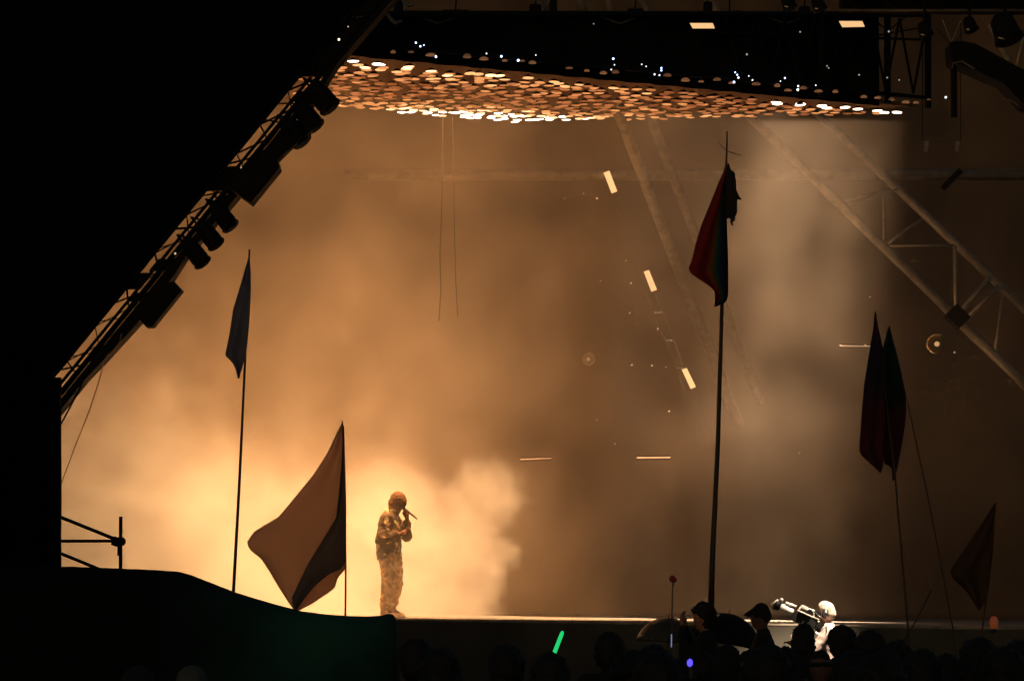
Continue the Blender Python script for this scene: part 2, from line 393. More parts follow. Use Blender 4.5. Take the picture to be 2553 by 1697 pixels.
for q, r_, lb in (([(1104, 290), (1101, 520), (1097, 640), (1099, 720), (1094, 800)], 1.4, 'pale cable hanging down the middle of the smoke'), ([(1128, 290), (1133, 560), (1136, 690), (1141, 790)], .9, 'thinner cable hanging right of the pale one in the smoke')):
    bm = bmesh.new(); tube(bm, [P(*p, 44.5) for p in q], r_ / F * 44.5, 6); tag(done('hanging_cable', bm, mat('pale_cable', (.035, .025, .015), .9), None, True), lb, 'cable')
# small glints: bare bulbs scattered in the frame behind the smoke
gm = glow('bare_bulb', (1, .66, .4), .36)
gl = thing('bulb_string', P(1600, 900, 45.2), 'scatter of tiny pale bulbs on wires deep in the smoke', 'bulb string')
gx = [(1407, 495), (1488, 495), (1455, 483), (1497, 700), (1573, 706), (1570, 780), (1640, 820), (1575, 910), (1625, 912), (1660, 915), (1668, 1025), (1488, 1046), (1533, 1106), (2169, 740), (2157, 861), (2095, 861), (2380, 878), (1993, 1129), (1560, 650)]
for x, y in gx:
    bm = bmesh.new(); bmesh.ops.create_icosphere(bm, subdivisions=1, radius=rr.uniform(1.5, 3.2) / F * 45.2, matrix=Matrix.Translation(P(x, y, 45.2))); done('bulb', bm, gm, gl)
bm = bmesh.new(); tube(bm, [P(x, y, 45.25) for x, y in ((1407, 495), (1455, 483), (1488, 495), (1560, 650), (1573, 706))], .0012, 4); done('wire', bm, M['dim_steel'], gl)

# ================================================================== black roof edge on the left
def l1(y, off=0): return (130 + (945 - y) * .8176 + off, y)
t = thing('roof_panel', P(200, 1000, 34.6), 'solid black roof side of the stage filling the upper left', 'roof panel')
bm = bmesh.new(); prism(bm, [(-400, -160), l1(-160), l1(945), (95, 1000), (-400, 1000)], 34.6, 34.68); done('cladding', bm, M['black_cloth'], t)
tr = thing('roof_truss', P(140, 1030, 34.2), 'black lattice truss running up the sloping roof edge', 'truss')
def chord(o0, o1, d, wpx, name, y0=1060, y1=-160):
    bm = bmesh.new(); tube(bm, [P(*l1(y0, o0), d), P(*l1(y1, o1), d)], wpx / 2 / F * d, 8); done(name, bm, M['black_steel'], tr, True)
chord(-2, -2, 34.3, 9, 'chord'); chord(47, 47, 34.1, 10, 'chord'); chord(30, 30, 34.9, 8, 'chord'); chord(56, 56, 34.8, 5, 'chord')
bm = bmesh.new(); n_ = 60
pr = [l1(1045, 60)] + [l1(y, 60) for y in (700, 300, -160)] + [l1(-160, 84)] + [(840, 160), (806, 215), (700, 372), (590, 490), (465, 635), (430, 690), (352, 795), (262, 893), (210, 947), (160, 1010), (90, 1092)]
prism(bm, pr, 34.05, 34.4); done('boom', bm, M['black_steel'], tr)
rb = random.Random(21); y = 930; side = 0
while y > -100:
    dy = rb.uniform(26, 52); a = l1(y, 0 if side else 47); b = l1(y - dy, 47 if side else 0)
    bm = bmesh.new(); tube(bm, [P(*a, rb.uniform(34.1, 34.6)), P(*b, rb.uniform(34.1, 34.9))], rb.uniform(1.4, 2.8) / F * 34.3, 6); done('brace', bm, M['black_steel'], tr)
    if rb.random() < .5:
        bm = bmesh.new(); tube(bm, [P(*l1(y - dy * .3, 4), 34.8), P(*l1(y - dy * rb.uniform(.1, .8), 44), 34.7)], rb.uniform(1.2, 3) / F * 34.3, 6); done('brace', bm, M['black_steel'], tr)
    y -= dy; side = 1 - side
for y, hgt, o0, o1 in ((445, 60, 0, 60), (660, 30, 20, 62), (700, 40, -4, 34), (740, 22, 34, 62), (880, 40, 44, 62), (240, 24, 30, 62), (500, 26, 44, 62), (120, 140, 0, 62), (-20, 120, 0, 62)):
    bm = bmesh.new(); prism(bm, [l1(y + hgt / 2, o0), l1(y - hgt / 2, o0), l1(y - hgt / 2, o1), l1(y + hgt / 2, o1)], 34.35, 34.42); done('gusset', bm, M['black_steel'], tr)
for x, y, r in ((123, 958, 4.2), (150, 973, 2.4), (845, 99, 3.2), (868, 67, 2), (742, 300, 2.6), (601, 418, 2), (437, 632, 3)):
    bm = bmesh.new(); bmesh.ops.create_icosphere(bm, subdivisions=1, radius=r / F * 33.9, matrix=Matrix.Translation(P(x, y, 33.9))); done('marker_bulb', bm, glow('marker', (1, .72, .5), .7 if y != 99 else 3), tr)
# spot lamps under the truss
def can_lamp(x, y, ang, rad, ln, label):
    d = 33.8; ax = Vector((math.cos(ang), -.25, -math.sin(ang))); k = d / F
    t = thing('spot_lamp', P(x, y, d), label, 'spot lamp', 'black spot lamps under the roof truss')
    o = P(x, y, d)
    bm = bmesh.new(); lathe(bm, [(rad * .55 * k, -ln * .55 * k), (rad * .9 * k, -ln * .42 * k), (rad * k, -ln * .1 * k), (rad * 1.04 * k, ln * .28 * k), (rad * .85 * k, ln * .45 * k), (rad * .5 * k, ln * .52 * k)], o, ax, 10); done('can', bm, M['black_steel'], t)
    bm = bmesh.new(); lathe(bm, [(rad * .9 * k, ln * .36 * k), (rad * 1.12 * k, ln * .40 * k), (rad * 1.1 * k, ln * .46 * k)], o, ax, 10); done('colour_frame', bm, M['black_steel'], t)
    bm = bmesh.new(); s, u2 = frame_of(ax); tube(bm, [o + s * rad * 1.1 * k, o + s * rad * 1.1 * k - ax * ln * .7 * k, o - s * rad * 1.1 * k - ax * ln * .7 * k, o - s * rad * 1.1 * k], 3 * k, 6); done('yoke', bm, M['black_steel'], t)
for x, y, r, ln, wh in ((803, 243, 27, 78, 'uppermost black spot lamp under the truss, against the glowing lamp rig'), (767, 292, 25, 74, 'second black spot lamp from the top of the truss'), (735, 330, 25, 74, 'third black spot lamp from the top, just above the square box'),
                        (556, 540, 22, 76, 'black spot lamp just below the square box, upper of the lower three'), (520, 585, 22, 76, 'middle of the three black spot lamps below the square box'), (486, 630, 22, 78, 'lowest black spot lamp on the truss, above the long floodlight')):
    can_lamp(x, y, R(52), r, ln, wh)
def flood(out, d, dep, label, cat, name, tag_=None):
    t = thing(name, P(*out[0], d), label, cat)
    bm = bmesh.new(); prism(bm, out, d, d + dep); o = done('body', bm, M['black_steel'], t)
    cx_ = sum(q[0] for q in out) / len(out); cy_ = sum(q[1] for q in out) / len(out)
    bm = bmesh.new(); prism(bm, [(cx_ + (x - cx_) * .8, cy_ + (y - cy_) * .8) for x, y in out], d - .02, d - .002); done('front_plate', bm, M['black_steel'], t)
    return t
t = flood([(655, 372), (692, 398), (697, 417), (625, 506), (590, 481), (560, 470)], 33.7, .35, 'square black box lamp hanging below the truss', 'box lamp', 'box_lamp')
bm = bmesh.new(); prism(bm, [(676, 392), (724, 340), (735, 357), (690, 400)], 33.72, 33.95); done('side_arm', bm, M['black_steel'], t)
t = flood([(419, 705), (434, 701), (453, 722), (380, 813), (363, 814), (345, 793)], 33.6, .25, 'long black floodlight with slanted ends on the lower truss', 'floodlight', 'floodlight')
for a, b in (((418, 693), (428, 704)), ((382, 735), (392, 744)), ((350, 780), (356, 790))):
    bm = bmesh.new(); tube(bm, [P(*a, 33.9), P(*b, 33.75)], .008, 6); done('bracket', bm, M['black_steel'], t)
# ropes from the truss
def rope(pts, d, r, m, label):
    bm = bmesh.new(); tube(bm, [P(*p, d) for p in pts], r / F * d, 6); tag(done('hanging_rope', bm, m, None, True), label, 'rope')
rope([(208, 945), (200, 965), (180, 1005), (147, 1066)], 33.6, 2.2, M['black_steel'], 'short thick black rope from the truss foot to the dark tower')
rope([(258, 906), (248, 945), (222, 1025), (190, 1105), (160, 1185), (146, 1225)], 33.6, 1.2, M['amber_rope'], 'long thin amber rope hanging from the truss to the dark tower')
rope([(303, 832), (300, 850), (283, 872), (264, 888)], 33.6, 1.3, M['amber_rope'], 'short loop of amber cord under the lower truss')
# lit brackets at the top
t = thing('roof_bracket', P(985, 50, 36.5), 'pair of small pale angle brackets under the dark roof edge', 'bracket')
for q in ([(998, -10), (1010, 10), (1020, 17), (1036, 12)], [(962, 30), (974, 48), (986, 57), (1003, 52)]):
    bm = bmesh.new(); tube(bm, [P(*p, 36.8) for p in q], [.02, .024, .024, .014], 6); done('arm', bm, M['galv'], t)

# dark tower and scaffold by the stage
tw = thing('side_tower', P(60, 1700, 33), 'black draped tower at the left edge of the stage', 'tower')
bm = bmesh.new(); cols = []
for i in range(25):
    x = -420 + (150 + 420) * i / 24; p0 = P(x, 940, 33); off = .04 * math.sin(i * 1.7)
    cols.append([bm.verts.new((p0.x + (.01 * noise.noise(Vector((0, 0, z * 3))) if i == 24 else 0), 33 + off, z)) for z in [p0.z * k / 12 for k in range(13)]])
for a, b in zip(cols, cols[1:]):
    for k in range(12): bm.faces.new((a[k], b[k], b[k + 1], a[k + 1]))
ex = bmesh.ops.extrude_face_region(bm, geom=bm.faces[:]); bmesh.ops.translate(bm, vec=(0, .1, 0), verts=[e for e in ex['geom'] if isinstance(e, bmesh.types.BMVert)])
done('drape', bm, M['black_cloth'], tw)
sf = thing('scaffold', P(301, 1500, 35), 'scaffold pole with braces jutting from the dark tower', 'scaffold')
for nm, a, b, r in (('standard', (301, 1287), (299, 1760), 4.6), ('ledger', (90, 1348), (306, 1348), 4.2), ('brace', (90, 1264), (294, 1346), 4.6), ('brace', (90, 1354), (262, 1424), 4.4)):
    bm = bmesh.new(); p, q_ = P(*a, 35), P(*b, 35 if nm == 'standard' else 35.06); q_.z = max(q_.z, 0); tube(bm, [p, q_], r / F * 35, 10); done(nm, bm, M['black_steel'], sf, True)
bm = bmesh.new(); lathe(bm, [(.045, -.05), (.07, -.02), (.07, .02), (.045, .05)], P(299, 1349, 35), (0, 0, 1), 8); done('coupler', bm, M['black_steel'], sf)
bm = bmesh.new(); boxm(bm, P(288, 1349, 34.97), (.07, .08, .11), Matrix.Rotation(R(20), 3, 'Y')); done('coupler', bm, M['black_steel'], sf)
bm = bmesh.new(); boxm(bm, P(295, 1372, 34.97), (.02, .04, .12)); done('clip', bm, M['black_steel'], sf)

# tarpaulin-covered ramp in the foreground
prof = [(-420, 1404), (150, 1411), (300, 1416), (436, 1423), (466, 1431), (520, 1452), (582, 1476), (640, 1494), (700, 1511), (745, 1522), (800, 1530), (860, 1535), (920, 1536), (952, 1533), (968, 1529), (978, 1531), (985, 1545), (988, 1580), (990, 1640)]
bm = bmesh.new(); rows = []
def interp(pl, n):
    out = []; L_ = [0]
    for a, b in zip(pl, pl[1:]): L_.append(L_[-1] + math.dist(a, b))
    for i in range(n):
        s = L_[-1] * i / (n - 1); k = 0
        while k < len(pl) - 2 and L_[k + 1] < s: k += 1
        f = (s - L_[k]) / max(1e-6, L_[k + 1] - L_[k]); out.append((pl[k][0] + (pl[k + 1][0] - pl[k][0]) * f, pl[k][1] + (pl[k + 1][1] - pl[k][1]) * f))
    return out
D0 = 30.5
for i, (x, y) in enumerate(interp(prof, 150)):
    y += 1.6 * noise.noise(Vector((x * .03, 3, 0)))
    p = P(x, y, D0); col = [bm.verts.new((p.x, D0 + .9, 0)), bm.verts.new((p.x, D0 + .85, p.z - .03)), bm.verts.new((p.x, D0 + .3, p.z)), bm.verts.new(p)]
    for k in range(1, 9):
        f = k / 8; bul = .10 * math.sin(f * math.pi) + .05 * noise.noise(Vector((p.x * 1.3, f * 2.2, 7)))
        col.append(bm.verts.new((p.x, D0 - .05 - bul - .25 * f, p.z * (1 - f))))
    rows.append(col)
for a, b in zip(rows, rows[1:]):
    for k in range(len(a) - 1): bm.faces.new((a[k], b[k], b[k + 1], a[k + 1]))
bm.faces.new(rows[0]); bm.faces.new(rows[-1][::-1])
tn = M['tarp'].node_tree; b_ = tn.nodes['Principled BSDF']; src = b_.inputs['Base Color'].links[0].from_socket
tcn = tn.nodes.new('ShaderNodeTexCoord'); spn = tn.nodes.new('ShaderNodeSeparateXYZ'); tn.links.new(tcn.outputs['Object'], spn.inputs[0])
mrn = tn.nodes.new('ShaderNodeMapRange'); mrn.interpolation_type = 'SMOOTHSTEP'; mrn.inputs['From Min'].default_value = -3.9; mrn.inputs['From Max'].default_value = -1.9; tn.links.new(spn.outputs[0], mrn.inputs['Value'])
mxn = tn.nodes.new('ShaderNodeMix'); mxn.data_type = 'RGBA'; tn.links.new(mrn.outputs[0], mxn.inputs[0]); mxn.inputs[6].default_value = (.003, .004, .004, 1); tn.links.new(src, mxn.inputs[7]); tn.links.new(mxn.outputs[2], b_.inputs['Base Color'])   # stray green light at the stage end and shade further out painted in
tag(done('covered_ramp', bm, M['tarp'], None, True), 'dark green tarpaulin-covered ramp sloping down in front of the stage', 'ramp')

# dark fixtures at the top right
bt = thing('roof_boom', P(2440, 150, 40), 'thick black boom with wire bridles hanging at the top right', 'boom')
bm = bmesh.new(); prism(bm, [(2368, 108), (2392, 102), (2430, 108), (2560, 178), (2620, 205), (2620, 282), (2553, 262), (2500, 205), (2462, 190), (2425, 172), (2392, 160), (2372, 152)], 40, 40.5); done('arm', bm, M['black_steel'], bt)
bm = bmesh.new(); tube(bm, [P(2377, 105, 40.2), P(2379, 292, 40.2)], 8 / F * 40, 8); done('upright', bm, M['black_steel'], bt)
for a, b in (((2349, 48), (2371, 104)), ((2395, 52), (2374, 102)), ((2335, 70), (2368, 110)), ((2402, 80), (2378, 108))):
    bm = bmesh.new(); tube(bm, [P(*a, 40.1), P(*b, 40.1)], .006, 5); done('bridle', bm, M['galv'] if a[0] in (2349, 2395) else M['black_steel'], bt)
for q in ([(2373, 170), (2376, 158), (2398, 153), (2430, 172)], [(2500, 246), (2520, 252), (2538, 262)]):
    bm = bmesh.new(); tube(bm, [P(*p, 39.9) for p in q], .012, 6); done('handle', bm, M['dim_steel'], bt)
tt = thing('top_truss', P(2330, 20, 41.5), 'dark truss crossing the top right corner', 'truss')
for y, r, m_ in ((26, 3, 'dim_steel'), (-12, 8, 'black_steel')):
    bm = bmesh.new(); tube(bm, [P(2090, y, 41.4), P(2640, y, 41.4)], r / F * 41.4, 8); done('chord', bm, M[m_], tt, True)
for k in range(11):
    x = 2095 + 48 * k; bm = bmesh.new(); tube(bm, [P(x, 26 if k % 2 else -12, 41.5), P(x + 48, -12 if k % 2 else 26, 41.5)], .02, 6); done('brace', bm, M['black_steel'], tt)
bm = bmesh.new(); prism(bm, [(2100, -40), (2640, -40), (2640, 24), (2100, 22)], 41.6, 42); done('drape', bm, M['rig_cloth'], tt)
for x, y, lb in ((2305, 75, 'small black lamp head beside the wire bridles'), (2418, 62, 'black lamp head hanging right of the wire bridles'), (2506, 72, 'largest black lamp head hanging at the top right'), (2040, 10, 'black lamp head above the end of the lamp rig'), (1965, 5, 'black lamp head above the middle of the lamp rig')):
    t = thing('lamp_head', P(x, y - 30, 41.2), lb, 'lamp head', 'dark lamp heads along the top truss'); k = 41.2 / F; big = 1.5 if x == 2506 else .75
    bm = bmesh.new(); lathe(bm, [(12 * big * k, -26 * big * k), (20 * big * k, -16 * big * k), (23 * big * k, 10 * big * k), (26 * big * k, 22 * big * k), (18 * big * k, 26 * big * k)], P(x, y, 41.2), (.35, -.2, -1), 12); done('head', bm, M['black_steel'], t)
    bm = bmesh.new(); tube(bm, [P(x, y - 26 * big, 41.2), P(x, min(y - 60, 10), 41.4)], .02, 6); done('yoke', bm, M['black_steel'], t)
    bm = bmesh.new(); bar(bm, P(x - 12 * big, y + 15 * big, 41.0), P(x - 1 * big, y + 17 * big, 41.0), .012, .01); done('rim', bm, M['chrome'], t)
cr = thing('hanging_cradle', P(2360, 350, 43), 'small dim metal cradle with two bright clips hanging at right', 'cradle')
bm = bmesh.new(); tube(bm, [P(2300, 352, 43), P(2395, 351, 43)], .012, 6); done('bar', bm, M['dim_steel'], cr)
for x in (2312, 2389):
    bm = bmesh.new(); bar(bm, P(x, 353, 43), P(x - 4, 378, 43), .05, .04); done('clip', bm, M['galv'], cr)
for x in (2340, 2368):
    bm = bmesh.new(); tube(bm, [P(x - 8, 382, 43), P(x + 8, 381, 43)], .014, 6); done('foot', bm, M['dim_steel'], cr)
for x in (2300, 2395):
    bm = bmesh.new(); tube(bm, [P(x, 352, 43), P(x, 60, 43)], .006, 5); done('cable', bm, M['black_steel'], cr)
# moving head above the pit camera, the lit lamp that picks out the camera operator
mh = thing('follow_lamp', P(2490, 215, 35.0), 'large black follow lamp hung over the right of the stage', 'lamp')
LP = P(2600, 60, 34.6); TGT = Vector((4.0, 37.3, 1.45))
ax = (TGT - LP).normalized()
bm = bmesh.new(); lathe(bm, [(.10, -.34), (.16, -.26), (.17, .05), (.19, .16), (.15, .17)], LP, ax, 14); done('head', bm, M['black_steel'], mh)
bm = bmesh.new(); lathe(bm, [(.149, .168), (.13, .185), (.01, .195)], LP, ax, 14); done('lens', bm, glow('follow_lens', (1, .85, .66), 6), mh)
sl = bpy.data.lights.new('follow_beam', 'SPOT'); sl.energy = 25000; sl.color = (1, .80, .58); sl.spot_size = R(19); sl.spot_blend = .55; sl.shadow_soft_size = .1
so = bpy.data.objects.new('follow_beam', sl); so.location = LP + ax * .25; so.rotation_euler = ax.to_track_quat('-Z', 'Y').to_euler(); C.objects.link(so); setpar(so, mh)

# ================================================================== flags
def ramp_mat(name, stops, axis, trans, rough=.8, var=.35):
    """cloth dyed in bands across the flag's own u or v"""
    m = bpy.data.materials.new(name); m.use_nodes = True; t = m.node_tree; L = t.links.new; b = t.nodes['Principled BSDF']
    uv = t.nodes.new('ShaderNodeUVMap'); uv.uv_map = 'UVMap'; sp = t.nodes.new('ShaderNodeSeparateXYZ'); L(uv.outputs[0], sp.inputs[0])
    r = t.nodes.new('ShaderNodeValToRGB'); e = r.color_ramp.elements
    while len(e) < len(stops): e.new(.5)
    for k, (p, c) in enumerate(stops): e[k].position = p; e[k].color = (*c, 1)
    L(sp.outputs[axis], r.inputs[0])
    n = t.nodes.new('ShaderNodeTexNoise'); n.inputs['Scale'].default_value = 5; n.inputs['Detail'].default_value = 5
    mr = t.nodes.new('ShaderNodeMapRange'); mr.inputs['To Min'].default_value = 1 - var; mr.inputs['To Max'].default_value = 1 + var; L(n.outputs['Fac'], mr.inputs['Value'])
    mx = t.nodes.new('ShaderNodeVectorMath'); mx.operation = 'SCALE'; L(r.outputs[0], mx.inputs[0]); L(mr.outputs[0], mx.inputs['Scale'])
    L(mx.outputs[0], b.inputs['Base Color']); b.inputs['Roughness'].default_value = rough; b.inputs['Specular IOR Level'].default_value = .1
    tr = t.nodes.new('ShaderNodeBsdfTranslucent'); L(mx.outputs[0], tr.inputs[0]); ms = t.nodes.new('ShaderNodeMixShader'); ms.inputs[0].default_value = trans
    L(b.outputs[0], ms.inputs[1]); L(tr.outputs[0], ms.inputs[2]); L(ms.outputs[0], t.nodes['Material Output'].inputs['Surface'])
    return m
def cloth(name, left, right, d, m, parent, amp=.05, rows=40, cols=14, seed=0, off=0, hang=True):
    lp, rp = interp(left, rows), interp(right, rows); bm = bmesh.new(); uvl = bm.loops.layers.uv.new('UVMap'); g = []
    for i in range(rows):
        row = []
        for k in range(cols):
            f = k / (cols - 1); x = lp[i][0] + (rp[i][0] - lp[i][0]) * f; y = lp[i][1] + (rp[i][1] - lp[i][1]) * f
            dy = amp * (math.sin(f * 7 + i * .09 + seed) * (1 - f) + .8 * noise.noise(Vector((x * .012, y * .006, seed))))
            row.append((bm.verts.new(P(x, y, d) + Vector((0, dy + off, 0))), f, i / (rows - 1)))
        g.append(row)
    for i in range(rows - 1):
        for k in range(cols - 1):
            q = (g[i][k], g[i][k + 1], g[i + 1][k + 1], g[i + 1][k])
            fc = bm.faces.new([v[0] for v in q])
            for lo_, v in zip(fc.loops, q): lo_[uvl].uv = (v[1], 1 - v[2])
    bmesh.ops.remove_doubles(bm, verts=bm.verts, dist=.0004)
    o = done(name, bm, m, parent, True)
    sd = o.modifiers.new('thickness', 'SOLIDIFY'); sd.thickness = .004
    return o
def flag(label, pole, d, pr, m_pole='pole', foot=None):
    base = P(*pole[-1], d)
    if foot is not None: base = foot
    t = thing('flag', base, label, 'flag', 'flags on tall poles over the crowd')
    pts = [P(*p, d) for p in pole]
    if foot is not None: pts.append(foot)
    n = len(pts); bm = bmesh.new(); tube(bm, pts, [pr[0] / F * d + (pr[1] - pr[0]) / F * d * i / (n - 1) for i in range(n)], 8); done('pole', bm, M[m_pole], t, True)
    return t
def gz(px, py, d): p = P(px, py, d); return Vector((p.x, d, 0))
# blue-grey flag
t = flag('narrow blue-grey flag hanging limp on a tall leaning pole', [(622, 622), (611, 900), (597, 1200), (582, 1476)], 35.2, (2.2, 5), foot=gz(570, 1700, 35.2))
cloth('cloth', [(620, 638), (608, 680), (594, 725), (581, 770), (572, 830), (561, 885), (580, 903), (588, 920), (594, 943)], [(621, 636), (625, 672), (626, 715), (624, 770), (620, 830), (614, 880), (611, 892), (604, 915), (596, 943)], 35.1,
      ramp_mat('blue_flag', [(0, (.10, .10, .17)), (.55, (.17, .17, .24)), (1, (.12, .12, .24))], 1, .10), t, .06)
# peach flag with a dark fold
t = flag('wide peach flag with a dark fold, blown out beside the performer', [(853, 1048), (857, 1160), (861, 1300), (862, 1420), (861, 1540)], 34.2, (1.8, 2.6), foot=gz(861, 1700, 34.2))
fl_l = [(853, 1050), (840, 1075), (815, 1130), (780, 1185), (740, 1235), (695, 1290), (665, 1307), (635, 1325), (617, 1350), (620, 1365), (632, 1377), (650, 1390), (670, 1420), (690, 1455), (715, 1495), (735, 1524)]
fl_r = [(855, 1052), (859, 1110), (862, 1180), (864, 1260), (863, 1330), (863, 1400), (863, 1415), (852, 1428), (842, 1440), (835, 1465), (815, 1480), (780, 1503), (755, 1516), (737, 1524)]
cloth('cloth', fl_l, fl_r, 34.15, ramp_mat('peach_flag', [(0, (.84, .66, .54)), (1, (.78, .59, .47))], 0, .9, var=.05), t, .09, 60, 24, 2)
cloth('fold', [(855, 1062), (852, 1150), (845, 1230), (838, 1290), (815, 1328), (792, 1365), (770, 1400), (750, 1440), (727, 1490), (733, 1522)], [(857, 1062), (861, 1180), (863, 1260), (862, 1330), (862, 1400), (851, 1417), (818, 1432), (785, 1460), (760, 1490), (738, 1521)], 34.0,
      ramp_mat('peach_fold_shade', [(0, (.16, .11, .09)), (1, (.13, .09, .08))], 0, .15), t, .03, 44, 12, 4)  # doubled cloth lets less light through; that shade is put into the colour
# rainbow flag with a soft toy
t = flag('rainbow flag on the tallest pole, red side out', [(1813, 328), (1811, 400), (1806, 500), (1800, 760), (1790, 1100), (1776, 1400), (1772, 1540)], 25.0, (1.6, 8), foot=None)
cloth('cloth', [(1811, 410), (1795, 450), (1775, 500), (1750, 560), (1735, 610), (1725, 650), (1716, 672), (1724, 684), (1745, 700), (1770, 718), (1781, 730), (1781, 745), (1780, 763)], [(1813, 410), (1812, 450), (1812, 500), (1812, 560), (1814, 620), (1815, 660), (1815, 690), (1815, 720), (1815, 735), (1812, 748), (1806, 755), (1795, 760), (1782, 764)], 24.95,
      ramp_mat('rainbow', [(0, (.20, .014, .01)), (.42, (.19, .016, .01)), (.54, (.16, .05, .01)), (.63, (.05, .06, .012)), (.70, (.012, .055, .06)), (.80, (.006, .016, .05)), (1, (.004, .006, .016))], 0, .08, var=.25), t, .07, 46, 20, 1)
bm = bmesh.new(); tube(bm, [P(1790, 355, 25), P(1812, 377, 25), P(1849, 388, 25)], [.002, .004, .002], 6); done('cross_stick', bm, M['pole'], t)
# two dark flags
redm = ramp_mat('dark_red_flag', [(0, (.055, .012, .017)), (.35, (.05, .01, .013)), (.62, (.014, .011, .019)), (.8, (.018, .012, .03)), (1, (.06, .01, .012))], 1, .05)
grnm = ramp_mat('green_red_flag', [(0, (.05, .01, .012)), (.45, (.048, .01, .012)), (.52, (.012, .012, .012)), (.62, (.008, .02, .014)), (1, (.008, .03, .018))], 1, .05)
t = flag('dark red flag, the higher of two hanging side by side', [(2182, 776), (2205, 960), (2232, 1190), (2262, 1540), (2268, 1640)], 24.0, (1.6, 3.6), foot=gz(2276, 1700, 24.0))
cloth('cloth', [(2181, 782), (2176, 830), (2165, 900), (2157, 960), (2150, 1040), (2143, 1120), (2146, 1132), (2166, 1150), (2195, 1178)], [(2183, 782), (2195, 840), (2203, 872), (2206, 950), (2206, 1050), (2204, 1110), (2203, 1130), (2202, 1155), (2196, 1178)], 23.95, redm, t, .05)
t = flag('green and dark red flag, the lower of two hanging side by side', [(2217, 812), (2262, 1000), (2310, 1220), (2345, 1400), (2375, 1560), (2384, 1640)], 24.6, (1.4, 2.6), foot=gz(2393, 1690, 24.6))
cloth('cloth', [(2216, 816), (2207, 850), (2200, 872), (2200, 950), (2200, 1050), (2201, 1120), (2203, 1155), (2222, 1165), (2226, 1197)], [(2218, 816), (2233, 870), (2248, 940), (2257, 985), (2260, 1020), (2256, 1060), (2248, 1110), (2238, 1160), (2230, 1196)], 24.55, grnm, t, .05, seed=3)
t = flag('bare thin pole leaning right, crossing the dark red flag pole', [(2322, 1470), (2285, 1545), (2224, 1645)], 23.0, (1.6, 2.2), foot=gz(2190, 1700, 23.0)); t.name = 'leaning_pole'; t['category'] = 'pole'; del t['group']
t = flag('dim brown flag drooping at the far right', [(2482, 1252), (2470, 1400), (2440, 1640)], 21.0, (1.4, 2.6), foot=gz(2430, 1700, 21.0))
cloth('cloth', [(2480, 1256), (2440, 1318), (2405, 1372), (2372, 1420), (2376, 1438), (2410, 1470), (2440, 1520)], [(2482, 1256), (2478, 1320), (2474, 1380), (2468, 1440), (2462, 1480), (2456, 1500), (2442, 1520)], 20.95, ramp_mat('brown_flag', [(0, (.11, .065, .035)), (1, (.10, .06, .03))], 0, .6), t, .05)

# ================================================================== figures
BAKE = []
def sph(bm, c, r, sc3=(1, 1, 1), rot=None):
    mx = Matrix.Translation(Vector(c)) @ (rot.to_4x4() if rot else Matrix.Identity(4)) @ Matrix.Diagonal((*[r * s for s in sc3], 1))
    bmesh.ops.create_icosphere(bm, subdivisions=2, radius=1, matrix=mx)
def limb(bm, chain):
    """tapered limb: joints as ((x,y,z), radius)"""
    for (a, ra), (b, rb_) in zip(chain, chain[1:]):
        tube(bm, [a, b], [ra, rb_], 10); 
    for a, ra in chain: sph(bm, a, ra * .995)
def blob(name, bm, m, parent, vox, sm=6, disp=None):
    o = done(name, bm, m, parent, True)
    r = o.modifiers.new('r', 'REMESH'); r.mode = 'VOXEL'; r.voxel_size = vox; r.use_smooth_shade = True
    s = o.modifiers.new('s', 'SMOOTH'); s.iterations = sm; s.factor = .5
    if disp:
        tx = bpy.data.textures.new(name, 'CLOUDS'); tx.noise_scale = disp[1]; tx.noise_depth = 3
        dm = o.modifiers.new('d', 'DISPLACE'); dm.texture = tx; dm.strength = disp[0]; dm.mid_level = .5 if disp[0] > 0 and disp[1] > .045 else .22; dm.texture_coords = 'GLOBAL'
    BAKE.append(o); return o
def xf(loc, ang, s=1.0):
    """figure faces local +x, turned by ang about z"""
    mx = Matrix.Translation(Vector(loc)) @ Matrix.Rotation(ang, 4, 'Z') @ Matrix.Scale(s, 4)
    return lambda x, y, z: mx @ Vector((x, y, z))
def hand(bm, T, wrist, dirv, across, curl=1.0, s=1.0):
    """palm and five bent fingers, local coordinates"""
    w_ = Vector(wrist); d = Vector(dirv).normalized(); a = Vector(across).normalized(); n_ = d.cross(a).normalized()
    def q(v): return T(*v)
    palm = w_ + d * .05 * s
    limb(bm, [(q(w_), .026 * s), (q(palm), .034 * s)])
    for k in range(4):
        f = (k - 1.5); b0 = w_ + d * .085 * s + a * f * .021 * s; ln = (.034, .04, .038, .03)[k] * s
        b1 = b0 + (d * math.cos(.4 * curl) + n_ * math.sin(.4 * curl)) * ln; b2 = b1 + (d * math.cos(1.3 * curl) + n_ * math.sin(1.3 * curl)) * ln * .8
        b3 = b2 + (d * math.cos(2.0 * curl) + n_ * math.sin(2.0 * curl)) * ln * .6
        limb(bm, [(q(palm + a * f * .012 * s), .014 * s), (q(b0), .0105 * s), (q(b1), .0095 * s), (q(b2), .009 * s), (q(b3), .0075 * s)])
    t0 = w_ + d * .025 * s - a * .03 * s; t1 = t0 + d * .035 * s - a * .02 * s + n_ * .015 * s; t2 = t1 + d * .025 * s + n_ * .02 * s
    limb(bm, [(q(t0), .013 * s), (q(t1), .011 * s), (q(t2), .009 * s)])
